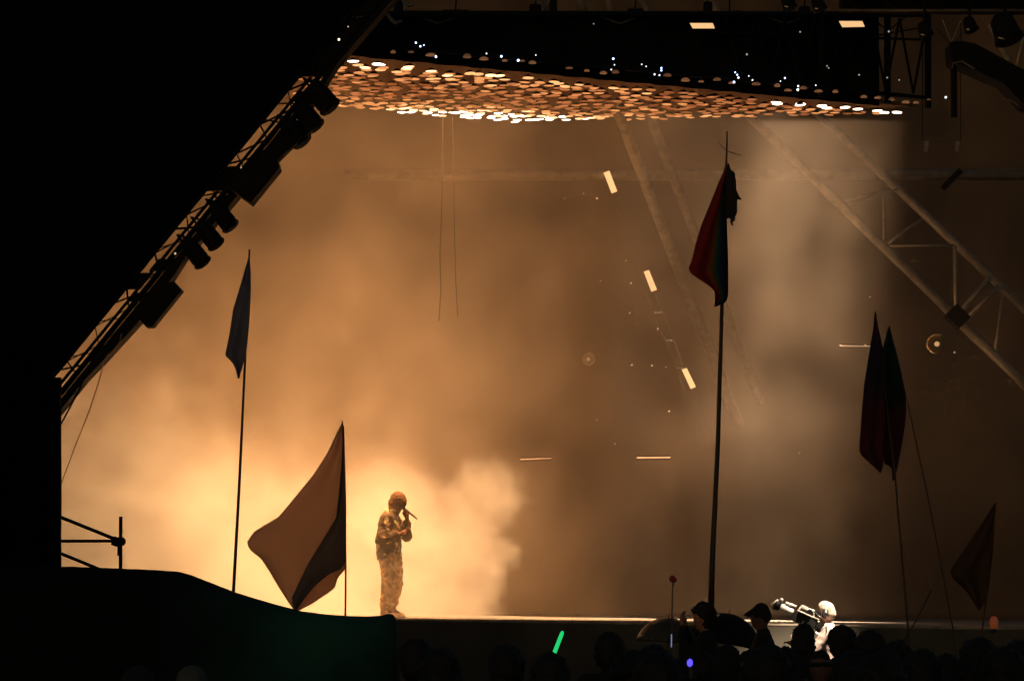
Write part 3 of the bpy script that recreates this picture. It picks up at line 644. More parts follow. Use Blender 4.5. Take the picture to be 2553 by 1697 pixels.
def head(bm, T, c, tilt=0, s=1.0):
    """skull, jaw, nose, brow, lips, ears; faces local +x, tilt nods it down"""
    c = Vector(c); rot = Matrix.Rotation(tilt, 3, 'Y')
    def q(x, y, z): return T(*(c + rot @ (Vector((x, y, z)) * s)))
    for p, r in (((-.012, 0, .035), .098), ((.018, 0, .02), .088), ((.03, 0, -.05), .062), ((-.02, 0, -.03), .078), ((.055, 0, -.085), .034), ((.02, .03, -.06), .045), ((.02, -.03, -.06), .045)): sph(bm, q(*p), r * s)
    limb(bm, [(q(.092, 0, .025), .012 * s), (q(.108, 0, -.012), .015 * s)])          # nose
    limb(bm, [(q(.088, -.035, .042), .013 * s), (q(.088, .035, .042), .013 * s)])    # brow
    limb(bm, [(q(.086, -.018, -.052), .011 * s), (q(.086, .018, -.052), .011 * s)])  # lips
    for y in (-.088, .088): limb(bm, [(q(-.012, y, .015), .015 * s), (q(-.014, y, -.025), .012 * s)])
    return q
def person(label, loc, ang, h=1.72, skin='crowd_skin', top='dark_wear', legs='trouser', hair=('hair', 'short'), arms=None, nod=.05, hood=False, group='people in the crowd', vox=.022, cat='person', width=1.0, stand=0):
    s = h / 1.75; T = xf(loc, ang, s)
    t = thing('person', Vector(loc), label, cat, group)
    bm = bmesh.new(); head(bm, T, (.02, 0, 1.60), nod)
    sv = s
    limb(bm, [(T(.0, 0, 1.52), .058 * sv), (T(-.02, 0, 1.40), .066 * sv), (T(-.02, 0, 1.25), .12 * sv), (T(0, 0, 1.0), .12 * sv), (T(0, 0, .92), .13 * sv)])
    am = arms or {}
    sh = {}
    for sd, y in (('r', -1), ('l', 1)):
        e, wr, fd, cu = am.get(sd, ((-.04, y * .25, 1.10), (.06, y * .25, .86), (.2, 0, -1), .6))
        sh[sd] = ((-.02, y * .185 * width, 1.385), e, wr)
        limb(bm, [(T(*sh[sd][0]), .058 * sv), (T(*e), .044 * sv), (T(*wr), .029 * sv)])
        hand(bm, T, wr, fd, (0, -y, 0) if abs(fd[1]) < .8 else (1, 0, 0), cu)
        limb(bm, [(T(0, y * .09, .92), .09 * sv), (T(.02, y * .1, .50), .06 * sv), (T(-.02, y * .1, .09), .042 * sv), (T(.0, y * .1, .05), .045 * sv), (T(.14, y * .11, .035), .034 * sv)])
    blob('body', bm, M[skin], t, vox)
    bm = bmesh.new()
    limb(bm, [(T(-.02, 0, 1.43), .085 * sv), (T(-.02, .07 * width, 1.37), .10 * sv), (T(-.02, -.07 * width, 1.37), .10 * sv), (T(-.01, 0, 1.22), .155 * sv)])
    for y in (-1, 1): limb(bm, [(T(-.02, .09 * y, 1.30), .12 * sv), (T(0, .075 * y, 1.05), .13 * sv), (T(0, .075 * y, .86), .135 * sv)])
    for sd in 'rl':
        a, e, wr = sh[sd]; wv = Vector(wr); ev = Vector(e); we = ev.lerp(wv, .92)
        limb(bm, [(T(*a), .082 * sv), (T(*e), .066 * sv), (T(*we), .048 * sv)])
    blob('jacket', bm, M[top], t, vox, 5, (.03, .12))
    bm = bmesh.new()
    for y in (-1, 1): limb(bm, [(T(0, y * .085, .92), .112 * sv), (T(.02, y * .1, .50), .085 * sv), (T(-.01, y * .1, .10), .066 * sv)])
    blob('trousers', bm, M[legs], t, vox, 5, (.03, .12))
    bm = bmesh.new()
    for y in (-1, 1): limb(bm, [(T(-.05, y * .1, .045), .05 * sv), (T(.06, y * .105, .04), .046 * sv), (T(.16, y * .11, .035), .04 * sv)])
    blob('shoes', bm, M['plastic'], t, vox, 3)
    hm, style = hair; rot = Matrix.Rotation(nod, 3, 'Y'); c = Vector((.02, 0, 1.60))
    def q(x, y, z): return T(*(c + rot @ Vector((x, y, z))))
    bm = bmesh.new()
    if style == 'cropped':
        for p, r in (((-.02, 0, .05), .106), ((.0, 0, .07), .096), ((-.045, 0, -.005), .094)): sph(bm, q(*p), r * sv)
    elif style == 'short':
        for p, r in (((-.025, 0, .045), .114), ((.0, 0, .075), .10), ((-.04, 0, -.01), .106), ((-.05, 0, -.06), .082), ((.05, 0, .10), .04)): sph(bm, q(*p), r * sv)
    elif style == 'tousled':
        rc = random.Random(4)
        for p, r in (((-.04, 0, .05), .108), ((-.02, 0, .08), .09), ((-.06, 0, -.02), .09)): sph(bm, q(*p), r * sv)
        for k in range(30):
            a, b = rc.uniform(-math.pi, math.pi), rc.uniform(.35, 1.5); p = (-.01 + .115 * math.cos(a) * math.cos(b), .105 * math.sin(a) * math.cos(b), .045 + .115 * math.sin(b)); sph(bm, q(*p), rc.uniform(.014, .026) * sv)
    elif style == 'bob':
        for p, r in (((-.02, 0, .05), .108), ((-.05, 0, -.03), .10), ((-.05, .05, -.10), .075), ((-.05, -.05, -.10), .075), ((-.06, 0, -.12), .08), ((.02, .08, -.03), .045), ((.02, -.08, -.03), .045)): sph(bm, q(*p), r * sv)
    elif style == 'curly':
        rc = random.Random(int(loc[0] * 100)); sph(bm, q(-.03, 0, .05), .135 * sv); sph(bm, q(-.06, 0, -.03), .12 * sv)
        for k in range(46):
            a, b = rc.uniform(-math.pi, math.pi), rc.uniform(-.4, 1.5); rad = .135
            p = (-.04 + rad * math.cos(a) * math.cos(b), rad * math.sin(a) * math.cos(b), .03 + rad * math.sin(b))
            if p[0] > .055 and p[2] < .09: continue
            sph(bm, q(*p), rc.uniform(.02, .036) * sv)
    elif style == 'cap':
        for p, r in (((-.01, 0, .05), .108), ((-.02, 0, .075), .098), ((-.05, 0, .02), .088)): sph(bm, q(*p), r * sv)
        limb(bm, [(q(.07, 0, .06), .05 * sv), (q(.13, 0, .048), .03 * sv), (q(.165, 0, .04), .016 * sv)])
    elif style == 'hood':
        for p, r in (((-.02, 0, .05), .118), ((-.05, 0, -.03), .115), ((-.05, 0, -.13), .105), ((.02, .05, -.12), .07), ((.02, -.05, -.12), .07)): sph(bm, q(*p), r * sv)
    elif style == 'hat':
        for p, r in (((-.01, 0, .06), .108), ((-.01, 0, .10), .095)): sph(bm, q(*p), r * sv)
        bmesh.ops.create_cone(bm, cap_ends=True, segments=24, radius1=.17 * sv, radius2=.155 * sv, depth=.018, matrix=Matrix.Translation(q(-.005, 0, .045)) @ rot.to_4x4())
    blob('hair' if style not in ('cap', 'hood', 'hat') else style, bm, M[hm], t, vox * .75, 3, (.05, .02) if style in ('short', 'curly', 'tousled', 'bob') else (.012, .05))
    return t, T, q

def paint_mat(name, base, spots, scale, thr, rough=.8):
    """cloth with hand-thrown paint blotches"""
    m = bpy.data.materials.new(name); m.use_nodes = True; t = m.node_tree; L = t.links.new; b = t.nodes['Principled BSDF']
    tc = t.nodes.new('ShaderNodeTexCoord'); prev = None
    base_n = t.nodes.new('ShaderNodeTexNoise'); base_n.inputs['Scale'].default_value = 9; base_n.inputs['Detail'].default_value = 6; L(tc.outputs['Object'], base_n.inputs['Vector'])
    r0 = t.nodes.new('ShaderNodeValToRGB'); r0.color_ramp.elements[0].position = .35; r0.color_ramp.elements[1].position = .65
    r0.color_ramp.elements[0].color = (*[c * .55 for c in base], 1); r0.color_ramp.elements[1].color = (*[c * 1.45 for c in base], 1); L(base_n.outputs['Fac'], r0.inputs[0]); prev = r0.outputs[0]
    for k, c in enumerate(spots):
        mp = t.nodes.new('ShaderNodeMapping'); mp.inputs['Location'].default_value = (3.7 * k, 1.3 * k, 2.1 * k); L(tc.outputs['Object'], mp.inputs[0])
        n = t.nodes.new('ShaderNodeTexNoise'); n.inputs['Scale'].default_value = scale * (1 + .35 * k); n.inputs['Detail'].default_value = 1.5; L(mp.outputs[0], n.inputs['Vector'])
        rr_ = t.nodes.new('ShaderNodeValToRGB'); rr_.color_ramp.elements[0].position = thr; rr_.color_ramp.elements[1].position = thr + .03; L(n.outputs['Fac'], rr_.inputs[0])
        mx = t.nodes.new('ShaderNodeMix'); mx.data_type = 'RGBA'; L(rr_.outputs[0], mx.inputs[0]); L(prev, mx.inputs[6]); mx.inputs[7].default_value = (*c, 1); prev = mx.outputs[2]
    L(prev, b.inputs['Base Color']); b.inputs['Roughness'].default_value = rough
    bp = t.nodes.new('ShaderNodeBump'); bp.inputs['Strength'].default_value = .5; bp.inputs['Distance'].default_value = .02; L(base_n.outputs['Fac'], bp.inputs['Height']); L(bp.outputs[0], b.inputs['Normal'])
    return m
# ---- the performer, side-on, head bowed over a microphone
px0 = P(975, 1530, 40.0); PL = Vector((px0.x, 40.0, deck_z(px0.x)))
pf = thing('person', PL, 'performer in paint-splashed jacket and mask, head bowed over a microphone on stage', 'person')
def T(x, y, z): return PL + Vector((x, y, z))
NE, NW = (-.13, -.25, 1.05), (.13, -.20, 1.13)            # near arm folded across the belly
FE, FW = (.20, .20, 1.11), (.215, .06, 1.345)             # far arm up to the mouth
bm = bmesh.new()
hq = head(bm, T, (.085, 0, 1.565), .55, 1.04)
limb(bm, [(T(.06, 0, 1.50), .062), (T(.02, 0, 1.40), .07), (T(-.02, 0, 1.22), .13), (T(-.02, 0, 1.0), .125), (T(-.02, 0, .90), .13)])
limb(bm, [(T(-.03, -.19, 1.335), .06), (T(*NE), .046), (T(*NW), .031)]); hand(bm, T, NW, (.9, .1, .45), (0, .3, 1), 1.0)
limb(bm, [(T(.03, .19, 1.335), .06), (T(*FE), .046), (T(*FW), .031)]); hand(bm, T, FW, (-.05, -.35, 1), (.9, .3, 0), 1.15)
for (h0, k0, a0, f0) in (((-.03, -.09, .90), (-.02, -.10, .47), (-.075, -.10, .10), (.03, -.11, .03)), ((-.01, .09, .90), (.06, .10, .47), (.01, .10, .10), (.135, .10, .03))):
    limb(bm, [(T(*h0), .095), (T(*k0), .062), (T(*a0), .045), (T(*f0), .035)])
blob('body', bm, M['dark_skin'], pf, .012, 4)
bm = bmesh.new()                                            # knitted full-head mask
for p, r in (((-.012, 0, .035), .106), ((.02, 0, .02), .097), ((.03, 0, -.05), .072), ((-.02, 0, -.03), .088), ((.055, 0, -.085), .042), ((.10, 0, -.01), .02)): sph(bm, hq(*p), r * 1.04)
limb(bm, [(hq(0, 0, -.08), .075), (T(.03, 0, 1.42), .078)])
blob('mask', bm, mat('mask_knit', (.20, .095, .04), .85, .5, 34, bump=.8), pf, .012, 3, (.016, .02))
jm = paint_mat('paint_jacket', (.125, .07, .03), [(.90, .66, .30), (.60, .34, .16)], 8.5, .62)
bm = bmesh.new()
limb(bm, [(T(.02, 0, 1.42), .095), (T(-.01, .06, 1.36), .11), (T(-.02, -.06, 1.36), .11), (T(-.01, 0, 1.22), .165), (T(-.03, 0, 1.05), .165), (T(-.04, 0, .88), .17)])
limb(bm, [(T(-.04, -.08, 1.3), .13), (T(-.05, -.09, 1.05), .14), (T(-.075, -.09, .87), .13)]); limb(bm, [(T(.0, .08, 1.3), .13), (T(0, .09, 1.05), .14), (T(.01, .09, .90), .13)])
limb(bm, [(T(-.045, -.185, 1.335), .09), (T(*NE), .082), (T(.07, -.215, 1.115), .060)])
limb(bm, [(T(.035, .185, 1.335), .09), (T(*FE), .078), (T(.214, .09, 1.30), .055)])
for k in range(9): a = k / 9 * 2 * math.pi; sph(bm, T(.02 + .085 * math.cos(a), .09 * math.sin(a), 1.435 + .012 * math.cos(a)), .034)   # collar
blob('jacket', bm, jm, pf, .013, 3, (.045, .07))
bm = bmesh.new(); limb(bm, [(T(-.055, -.135, 1.435), .018), (T(-.02, -.155, 1.385), .024), (T(.03, -.165, 1.31), .026), (T(.085, -.14, 1.26), .018)]); limb(bm, [(T(-.06, -.02, 1.46), .03), (T(-.05, -.12, 1.44), .03)])
blob('yoke_highlight', bm, mat('highlight_yellow', (.80, .70, .36), .7, .15, 20), pf, .010, 2, (.02, .05))  # light on the shoulders put in as a pale yellow strip
tm = paint_mat('paint_trousers', (.74, .46, .21), [(.90, .70, .40), (.50, .27, .11)], 7.5, .59)
bm = bmesh.new()
limb(bm, [(T(-.02, 0, .93), .14), (T(-.02, 0, .86), .14)])
limb(bm, [(T(-.04, -.08, .88), .125), (T(-.03, -.10, .66), .112), (T(-.03, -.10, .45), .098), (T(-.06, -.10, .25), .085), (T(-.08, -.10, .10), .068)])
limb(bm, [(T(.01, .08, .88), .125), (T(.05, .10, .66), .108), (T(.065, .10, .45), .094), (T(.03, .10, .25), .076), (T(.0, .10, .11), .058)])
blob('trousers', bm, tm, pf, .013, 2, (.055, .055))
sm_ = mat('suede_boot', (.55, .36, .21), .8, .25, 12, bump=.4)
for fx, fy, nx_ in ((-.085, -.105, .05), (.0, .10, .15)):
    bm = bmesh.new(); limb(bm, [(T(fx, fy, .13), .054), (T(fx - .01, fy, .05), .052), (T(fx + .07, fy, .045), .046), (T(nx_, fy, .034), .034)]); boxm(bm, T((fx + nx_) / 2, fy, .012), (abs(nx_ - fx) + .10, .075, .024))
    blob('shoe', bm, sm_, pf, .010, 3)
mc = thing('microphone', T(.225, .03, 1.44), 'slim dark microphone held up to the masked performer\'s mouth', 'microphone')
m0, m1 = T(.185, .0, 1.475), T(.345, -.05, 1.345)
bm = bmesh.new(); tube(bm, [m0, m0.lerp(m1, .25), m0.lerp(m1, .85), m1], [.016, .017, .012, .010], 10); done('handle', bm, mat('mic_metal', (.12, .07, .045), .4), mc, True)
bm = bmesh.new(); sph(bm, m0 + (m0 - m1).normalized() * .02, .026); done('grille', bm, M['dim_steel'], mc, True)
bm = bmesh.new(); tube(bm, [m1, m1.lerp(T(.36, -.055, 1.32), 1)], [.006, .003], 6); done('aerial', bm, M['plastic'], mc, True)

# ---- camera operator and broadcast camera in the pit
OP = P(2062, 1531, 36.6); OP.z = 0
ops, To, qo = person('grey-haired camera operator with headset, brightly lit in the pit', OP, R(180 - 12), 1.735, 'skin', 'shirt', 'trouser', ('grey_hair', 'cropped'),
    {'r': ((.16, -.30, 1.12), (.36, -.14, 1.24), (.8, .2, .3), .9), 'l': ((.16, .28, 1.10), (.40, .16, 1.22), (.8, -.2, .3), .9)}, .12, group='stage crew', vox=.016)
bm = bmesh.new()
limb(bm, [(qo(-.01, -.10, .0), .04), (qo(-.02, -.107, .03), .014), (qo(-.01, -.06, .13), .012), (qo(-.01, 0, .15), .012), (qo(-.01, .06, .13), .012), (qo(-.02, .107, .03), .014), (qo(-.01, .10, .0), .04)])
limb(bm, [(qo(0, .10, -.02), .01), (qo(.09, .075, -.06), .009), (qo(.115, .04, -.065), .013)])
blob('headset', bm, M['plastic'], ops, .010, 2)
bm = bmesh.new(); limb(bm, [(To(-.09, -.02, 1.38), .06), (To(-.13, -.02, 1.30), .07), (To(-.12, -.02, 1.2), .05)]); blob('radio_pack', bm, M['plastic'], ops, .016, 2)
cb = P(1990, 1530, 36.45)
cm = thing('broadcast_camera', Vector((cb.x, cb.y, 0)), 'large broadcast camera on a pedestal pointed up at the stage', 'camera')
tl = Matrix.Rotation(R(24), 3, 'Y')                           # lens to the left and up
def K(x, y, z): return cb + tl @ Vector((x, y, z))
def kbox(name, c, s, m_, b=.012):
    bm = bmesh.new(); boxm(bm, K(*c), s, tl); bmesh.ops.bevel(bm, geom=bm.edges[:], offset=b, segments=2, affect='EDGES'); return done(name, bm, m_, cm)
kbox('body', (.10, 0, -.04), (.32, .13, .13), M['camera_black']); kbox('battery', (.31, 0, -.04), (.09, .11, .12), M['camera_black'])
kbox('top_plate', (.12, 0, .040), (.30, .05, .016), M['pale_highlight'], .005)
bm = bmesh.new(); lathe(bm, [(.045, .0), (.05, .03), (.042, .05), (.052, .09), (.052, .15), (.04, .17)], K(-.07, 0, -.01), tl @ Vector((-1, 0, 0)), 14); done('lens', bm, M['pale_highlight'], cm, True)
bm = bmesh.new(); lathe(bm, [(.045, .0), (.06, .02), (.066, .07), (.058, .08)], K(-.24, 0, -.01), tl @ Vector((-1, 0, 0)), 14); done('lens_hood', bm, M['camera_black'], cm, True)
bm = bmesh.new(); tube(bm, [K(-.02, 0, .03), K(0, 0, .10), K(.16, 0, .115), K(.19, 0, .05)], .014, 8); done('handle', bm, M['pale_highlight'], cm, True)
kbox('viewfinder', (.03, -.08, .10), (.10, .06, .05), M['pale_highlight']); kbox('eyepiece', (.11, -.08, .09), (.07, .05, .045), M['camera_black']); kbox('monitor', (.21, -.06, .11), (.09, .03, .05), M['camera_black'])
bm = bmesh.new(); tube(bm, [K(-.20, -.02, .06), K(-.06, -.02, .075)], [.022, .016], 10); done('microphone', bm, M['pale_highlight'], cm, True)
bm = bmesh.new(); sph(bm, K(-.26, -.02, .075), .024); done('windshield', bm, M['pale_highlight'], cm, True)
bm = bmesh.new(); tube(bm, [K(-.30, -.02, .06), K(-.35, -.04, -.03)], [.012, .017], 8); done('tally_arm', bm, M['pale_highlight'], cm, True)
bm = bmesh.new(); tube(bm, [K(.15, -.07, .11), K(.36, -.10, .04), K(.40, -.12, -.08)], .006, 6); done('cable', bm, M['plastic'], cm, True)
bm = bmesh.new(); lathe(bm, [(.16, 0), (.15, .06), (.07, .12), (.06, .7), (.05, .72), (.045, cb.z - .13)], Vector((cb.x + .1, cb.y, 0)), (0, 0, 1), 14); done('pedestal', bm, M['plastic'], cm, True)
bm = bmesh.new(); tube(bm, [K(.28, -.05, -.12), K(.52, -.10, -.16)], .014, 8); done('pan_bar', bm, M['pale_highlight'], cm, True)
for k, (x, y) in enumerate(((1983, 1575), (1977, 1594), (1979, 1602), (1955, 1606))):
    bm = bmesh.new(); sph(bm, P(x, y, 36.3), .014 if k < 3 else .009); done('knob', bm, M['pale_highlight'], cm, True)
bm = bmesh.new(); tube(bm, [P(1981, 1566, 36.33), P(1975, 1600, 36.33), P(1979, 1640, 36.33)], .02, 8); done('side_rod', bm, M['plastic'], cm, True)

# ---- crowd
def at_head(x, y, d):
    p = P(x, y, d); return Vector((p.x, d, 0)), p.z * 1.75 / 1.6
def fan(x, y, d, ang, label, **k):
    loc, h = at_head(x, y, d); return person(label, loc, R(ang), h, **k)
ctr = 90                                                     # facing the stage
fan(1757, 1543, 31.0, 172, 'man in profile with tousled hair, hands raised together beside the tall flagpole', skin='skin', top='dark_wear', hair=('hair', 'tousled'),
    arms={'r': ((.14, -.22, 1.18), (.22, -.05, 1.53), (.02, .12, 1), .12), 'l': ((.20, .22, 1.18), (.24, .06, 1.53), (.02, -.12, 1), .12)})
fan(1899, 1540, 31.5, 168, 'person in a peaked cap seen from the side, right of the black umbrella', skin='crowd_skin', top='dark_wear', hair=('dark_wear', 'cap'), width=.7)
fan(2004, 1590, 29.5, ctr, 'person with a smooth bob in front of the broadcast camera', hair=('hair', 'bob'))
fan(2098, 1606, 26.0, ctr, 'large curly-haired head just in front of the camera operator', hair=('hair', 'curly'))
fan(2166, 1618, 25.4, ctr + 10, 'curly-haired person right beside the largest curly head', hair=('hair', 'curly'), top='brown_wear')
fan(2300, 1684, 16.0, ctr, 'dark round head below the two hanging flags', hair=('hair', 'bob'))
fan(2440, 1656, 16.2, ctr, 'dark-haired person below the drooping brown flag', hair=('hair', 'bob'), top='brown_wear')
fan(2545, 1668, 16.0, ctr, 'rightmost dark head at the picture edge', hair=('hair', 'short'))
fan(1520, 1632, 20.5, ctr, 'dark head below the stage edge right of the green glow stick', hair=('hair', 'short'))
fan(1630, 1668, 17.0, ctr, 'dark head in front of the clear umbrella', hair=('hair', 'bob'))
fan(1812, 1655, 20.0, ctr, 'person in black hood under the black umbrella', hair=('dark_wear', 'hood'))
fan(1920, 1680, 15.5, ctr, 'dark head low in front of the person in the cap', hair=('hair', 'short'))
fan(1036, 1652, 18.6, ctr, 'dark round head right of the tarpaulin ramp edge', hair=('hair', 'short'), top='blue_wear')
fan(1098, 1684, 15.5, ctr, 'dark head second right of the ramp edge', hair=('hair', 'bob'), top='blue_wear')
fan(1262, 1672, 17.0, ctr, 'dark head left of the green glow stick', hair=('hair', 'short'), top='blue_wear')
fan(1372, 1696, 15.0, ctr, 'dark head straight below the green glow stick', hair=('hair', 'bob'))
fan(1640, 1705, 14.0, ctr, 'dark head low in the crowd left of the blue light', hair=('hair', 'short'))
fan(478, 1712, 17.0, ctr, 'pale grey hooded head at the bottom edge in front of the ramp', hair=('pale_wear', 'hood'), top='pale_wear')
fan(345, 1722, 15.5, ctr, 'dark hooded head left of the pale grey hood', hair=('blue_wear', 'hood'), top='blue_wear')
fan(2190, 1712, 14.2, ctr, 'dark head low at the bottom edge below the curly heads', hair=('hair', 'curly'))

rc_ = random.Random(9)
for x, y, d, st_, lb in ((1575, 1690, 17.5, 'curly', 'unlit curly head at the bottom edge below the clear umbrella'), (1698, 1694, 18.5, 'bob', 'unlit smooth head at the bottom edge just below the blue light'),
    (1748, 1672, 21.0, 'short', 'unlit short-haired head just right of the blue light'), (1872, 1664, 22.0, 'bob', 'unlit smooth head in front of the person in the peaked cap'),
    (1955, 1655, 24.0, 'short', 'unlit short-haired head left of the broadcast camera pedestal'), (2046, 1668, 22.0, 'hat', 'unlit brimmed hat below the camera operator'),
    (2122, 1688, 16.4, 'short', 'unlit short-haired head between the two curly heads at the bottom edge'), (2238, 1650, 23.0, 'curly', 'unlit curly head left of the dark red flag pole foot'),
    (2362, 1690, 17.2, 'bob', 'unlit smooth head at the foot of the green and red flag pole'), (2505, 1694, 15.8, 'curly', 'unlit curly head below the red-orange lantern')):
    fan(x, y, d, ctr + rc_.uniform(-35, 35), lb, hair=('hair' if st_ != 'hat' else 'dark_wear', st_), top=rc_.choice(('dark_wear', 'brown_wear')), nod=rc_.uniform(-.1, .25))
# ---- umbrellas, pole with a red top, lights in the crowd
def umbrella(x, y, d, rad, hgt, tilt, m_, label, rib):
    c = P(x, y, d); t = thing('umbrella', Vector((c.x, d, c.z)), label, 'umbrella'); mx = Matrix.Rotation(tilt, 3, 'Y')
    bm = bmesh.new(); rows_ = 7; seg = 8; sub = 4; rg_ = []
    for i in range(1, rows_ + 1):
        f = i / rows_; th = f * R(78); row = []
        for k in range(seg * sub):
            a = 2 * math.pi * k / (seg * sub); sc_ = 1 - .06 * f * math.sin(math.pi * ((k % sub) / sub)) ; 
            row.append(bm.verts.new(c + mx @ Vector((rad * math.sin(th) * math.cos(a) * sc_, rad * math.sin(th) * math.sin(a) * sc_, -hgt * (1 - math.cos(th)) * (1.02 if k % sub == 0 else 1)))))
        rg_.append(row)
    tp = bm.verts.new(c)
    for k in range(seg * sub): bm.faces.new((tp, rg_[0][k], rg_[0][(k + 1) % (seg * sub)]))
    for a_, b_ in zip(rg_, rg_[1:]):
        for k in range(seg * sub): bm.faces.new((a_[k], a_[(k + 1) % (seg * sub)], b_[(k + 1) % (seg * sub)], b_[k]))
    o = done('canopy', bm, m_, t, True); sd = o.modifiers.new('t', 'SOLIDIFY'); sd.thickness = .003
    for k in range(seg):
        a = 2 * math.pi * k / seg; bm = bmesh.new()
        tube(bm, [c + mx @ Vector((rad * 1.005 * math.sin(R(78) * f) * math.cos(a), rad * 1.005 * math.sin(R(78) * f) * math.sin(a), -hgt * (1 - math.cos(R(78) * f)) - .006)) for f in (0.02, .35, .7, 1)], .003, 5); done('rib', bm, M[rib], t)
    bm = bmesh.new(); tube(bm, [c + mx @ Vector((0, 0, .04)), c + mx @ Vector((0, 0, -.75))], .007, 6); done('shaft', bm, M['plastic'], t)
    return t, c, mx
clear = mat('clear_plastic', (.075, .07, .055), .3, .3, 6, trans=.35); cn = clear.node_tree
tb = cn.nodes.new('ShaderNodeBsdfTransparent'); mx_ = cn.nodes.new('ShaderNodeMixShader'); mx_.inputs[0].default_value = .22
src = cn.nodes['Material Output'].inputs['Surface'].links[0].from_socket; cn.links.new(src, mx_.inputs[1]); cn.links.new(tb.outputs[0], mx_.inputs[2]); cn.links.new(mx_.outputs[0], cn.nodes['Material Output'].inputs['Surface'])
umbrella(1668, 1538, 33.6, .37, .36, R(4), clear, 'smoky clear dome umbrella left of the man with raised hands', 'pole')
t, c, mx = umbrella(1818, 1528, 34.2, .45, .45, R(10), mat('black_nylon', (.007, .007, .008), .8, spec=.1), 'black dome umbrella with a small pale print, behind the tall flagpole', 'plastic')
bm = bmesh.new(); g_ = [[bm.verts.new(c + mx @ Vector((.45 * math.sin(th) * math.cos(a) * 1.012, .45 * math.sin(th) * math.sin(a) * 1.012, -.45 * (1 - math.cos(th)) + .006))) for a in (R(205), R(215), R(225), R(234))] for th in (R(24), R(30), R(35))]
for i in range(2):
    for k in range(3): bm.faces.new((g_[i][k], g_[i][k + 1], g_[i + 1][k + 1], g_[i + 1][k]))
done('print', bm, mat('pale_print', (.62, .45, .42), .8), t)
rp = thing('topped_pole', gz(1675, 1700, 23.2), 'thin pole with a dark red knob, sticking up through the clear umbrella', 'pole')
bm = bmesh.new(); tube(bm, [P(1677, 1448, 23.2), P(1675, 1560, 23.2), P(1674, 1640, 23.2), gz(1673, 1700, 23.2)], [.004, .006, .007, .008], 6); done('shaft', bm, M['pole'], rp)
bm = bmesh.new(); sph(bm, P(1676, 1442, 23.2), .026, (1, 1, 1.05)); sph(bm, P(1681, 1445, 23.2), .022); o = done('knob', bm, mat('red_knob', (.22, .012, .016), .6), rp, True)
bm = bmesh.new(); boxm(bm, P(1678, 1455, 23.2), (.022, .03, .03)); done('clamp', bm, M['plastic'], rp)
bm = bmesh.new(); tube(bm, [P(1674, 1580, 23.17), P(1674, 1612, 23.17)], .0045, 6); done('shaft_glint', bm, glow('band', (.5, .55, 1), .35), rp)  # bluish glint on the shaft put in as a glowing strip
gs = thing('glow_stick', P(1385, 1632, 21.5), 'bright green glow stick held up in front of the stage edge', 'glow stick')
gm_ = glow('green_glow', (.02, .85, .22), .75)
bm = bmesh.new(); tube(bm, [P(1381, 1630, 21.5), P(1383, 1624, 21.5), P(1401, 1578, 21.5), P(1403, 1572, 21.5)], [.010, .0155, .0145, .008], 10); done('stick', bm, gm_, gs, True)
bm = bmesh.new(); tube(bm, [P(1380, 1633, 21.5), P(1378, 1640, 21.5)], .012, 8); done('cap', bm, M['plastic'], gs)
bl = thing('blue_light', P(1720, 1652, 14.5), 'small glowing blue light held low in the crowd', 'light')
bm = bmesh.new(); sph(bm, P(1720, 1651, 14.5), .015, (1, 1, 1.35)); done('bulb', bm, glow('blue_glow', (.10, .07, 1), 1.6), bl, True)
bm = bmesh.new(); tube(bm, [P(1721, 1661, 14.5), P(1723, 1690, 14.5)], .009, 8); done('grip', bm, M['plastic'], bl)
al = thing('amber_lantern', P(2478, 1570, 24), 'dull red-orange lantern at the far right of the stage edge', 'lantern')
bm = bmesh.new(); lathe(bm, [(.012, -.055), (.03, -.04), (.036, 0), (.03, .04), (.012, .055)], P(2478, 1552, 24), (0, 0, 1), 12); done('glass', bm, glow('lantern_glow', (1, .22, .07), .075), al, True)
bm = bmesh.new(); lathe(bm, [(.03, -.015), (.034, 0), (.02, .02)], P(2478, 1572, 24), (0, 0, 1), 10); done('base', bm, M['plastic'], al)
bm = bmesh.new(); tube(bm, [P(2478, 1576, 24), gz(2478, 1700, 24)], .012, 6); done('stake', bm, M['plastic'], al)
# soft toy hung on the tall flagpole
bm = bmesh.new(); k25 = 24.9
limb(bm, [(P(1816, 408, k25), .008), (P(1817, 426, k25), .02), (P(1822, 450, k25), .045), (P(1823, 500, k25), .052), (P(1824, 528, k25), .05), (P(1826, 543, k25), .022)])
limb(bm, [(P(1830, 480, k25), .03), (P(1838, 490, k25), .018), (P(1846, 497, k25), .010)])
limb(bm, [(P(1828, 538, k25), .018), (P(1830, 548, k25), .014), (P(1822, 552, k25), .011), (P(1827, 562, k25), .009)])
limb(bm, [(P(1814, 532, k25), .022), (P(1813, 543, k25), .012)]); sph(bm, P(1821, 437, k25), .043)
tag(blob('soft_toy', bm, mat('dark_plush', (.02, .012, .01), .95, .4, 30), None, .008, 2), 'dark soft toy dangling beside the rainbow flag on the tallest pole', 'soft toy')

# ---- settle the figures into plain meshes
dg = bpy.context.evaluated_depsgraph_get()
for o in BAKE:
    me = bpy.data.meshes.new_from_object(o.evaluated_get(dg)); me.name = o.name
    me.polygons.foreach_set('use_smooth', [True] * len(me.polygons))
    o.modifiers.clear(); old = o.data; o.data = me
    if not me.materials: 
        for x in old.materials: me.materials.append(x)

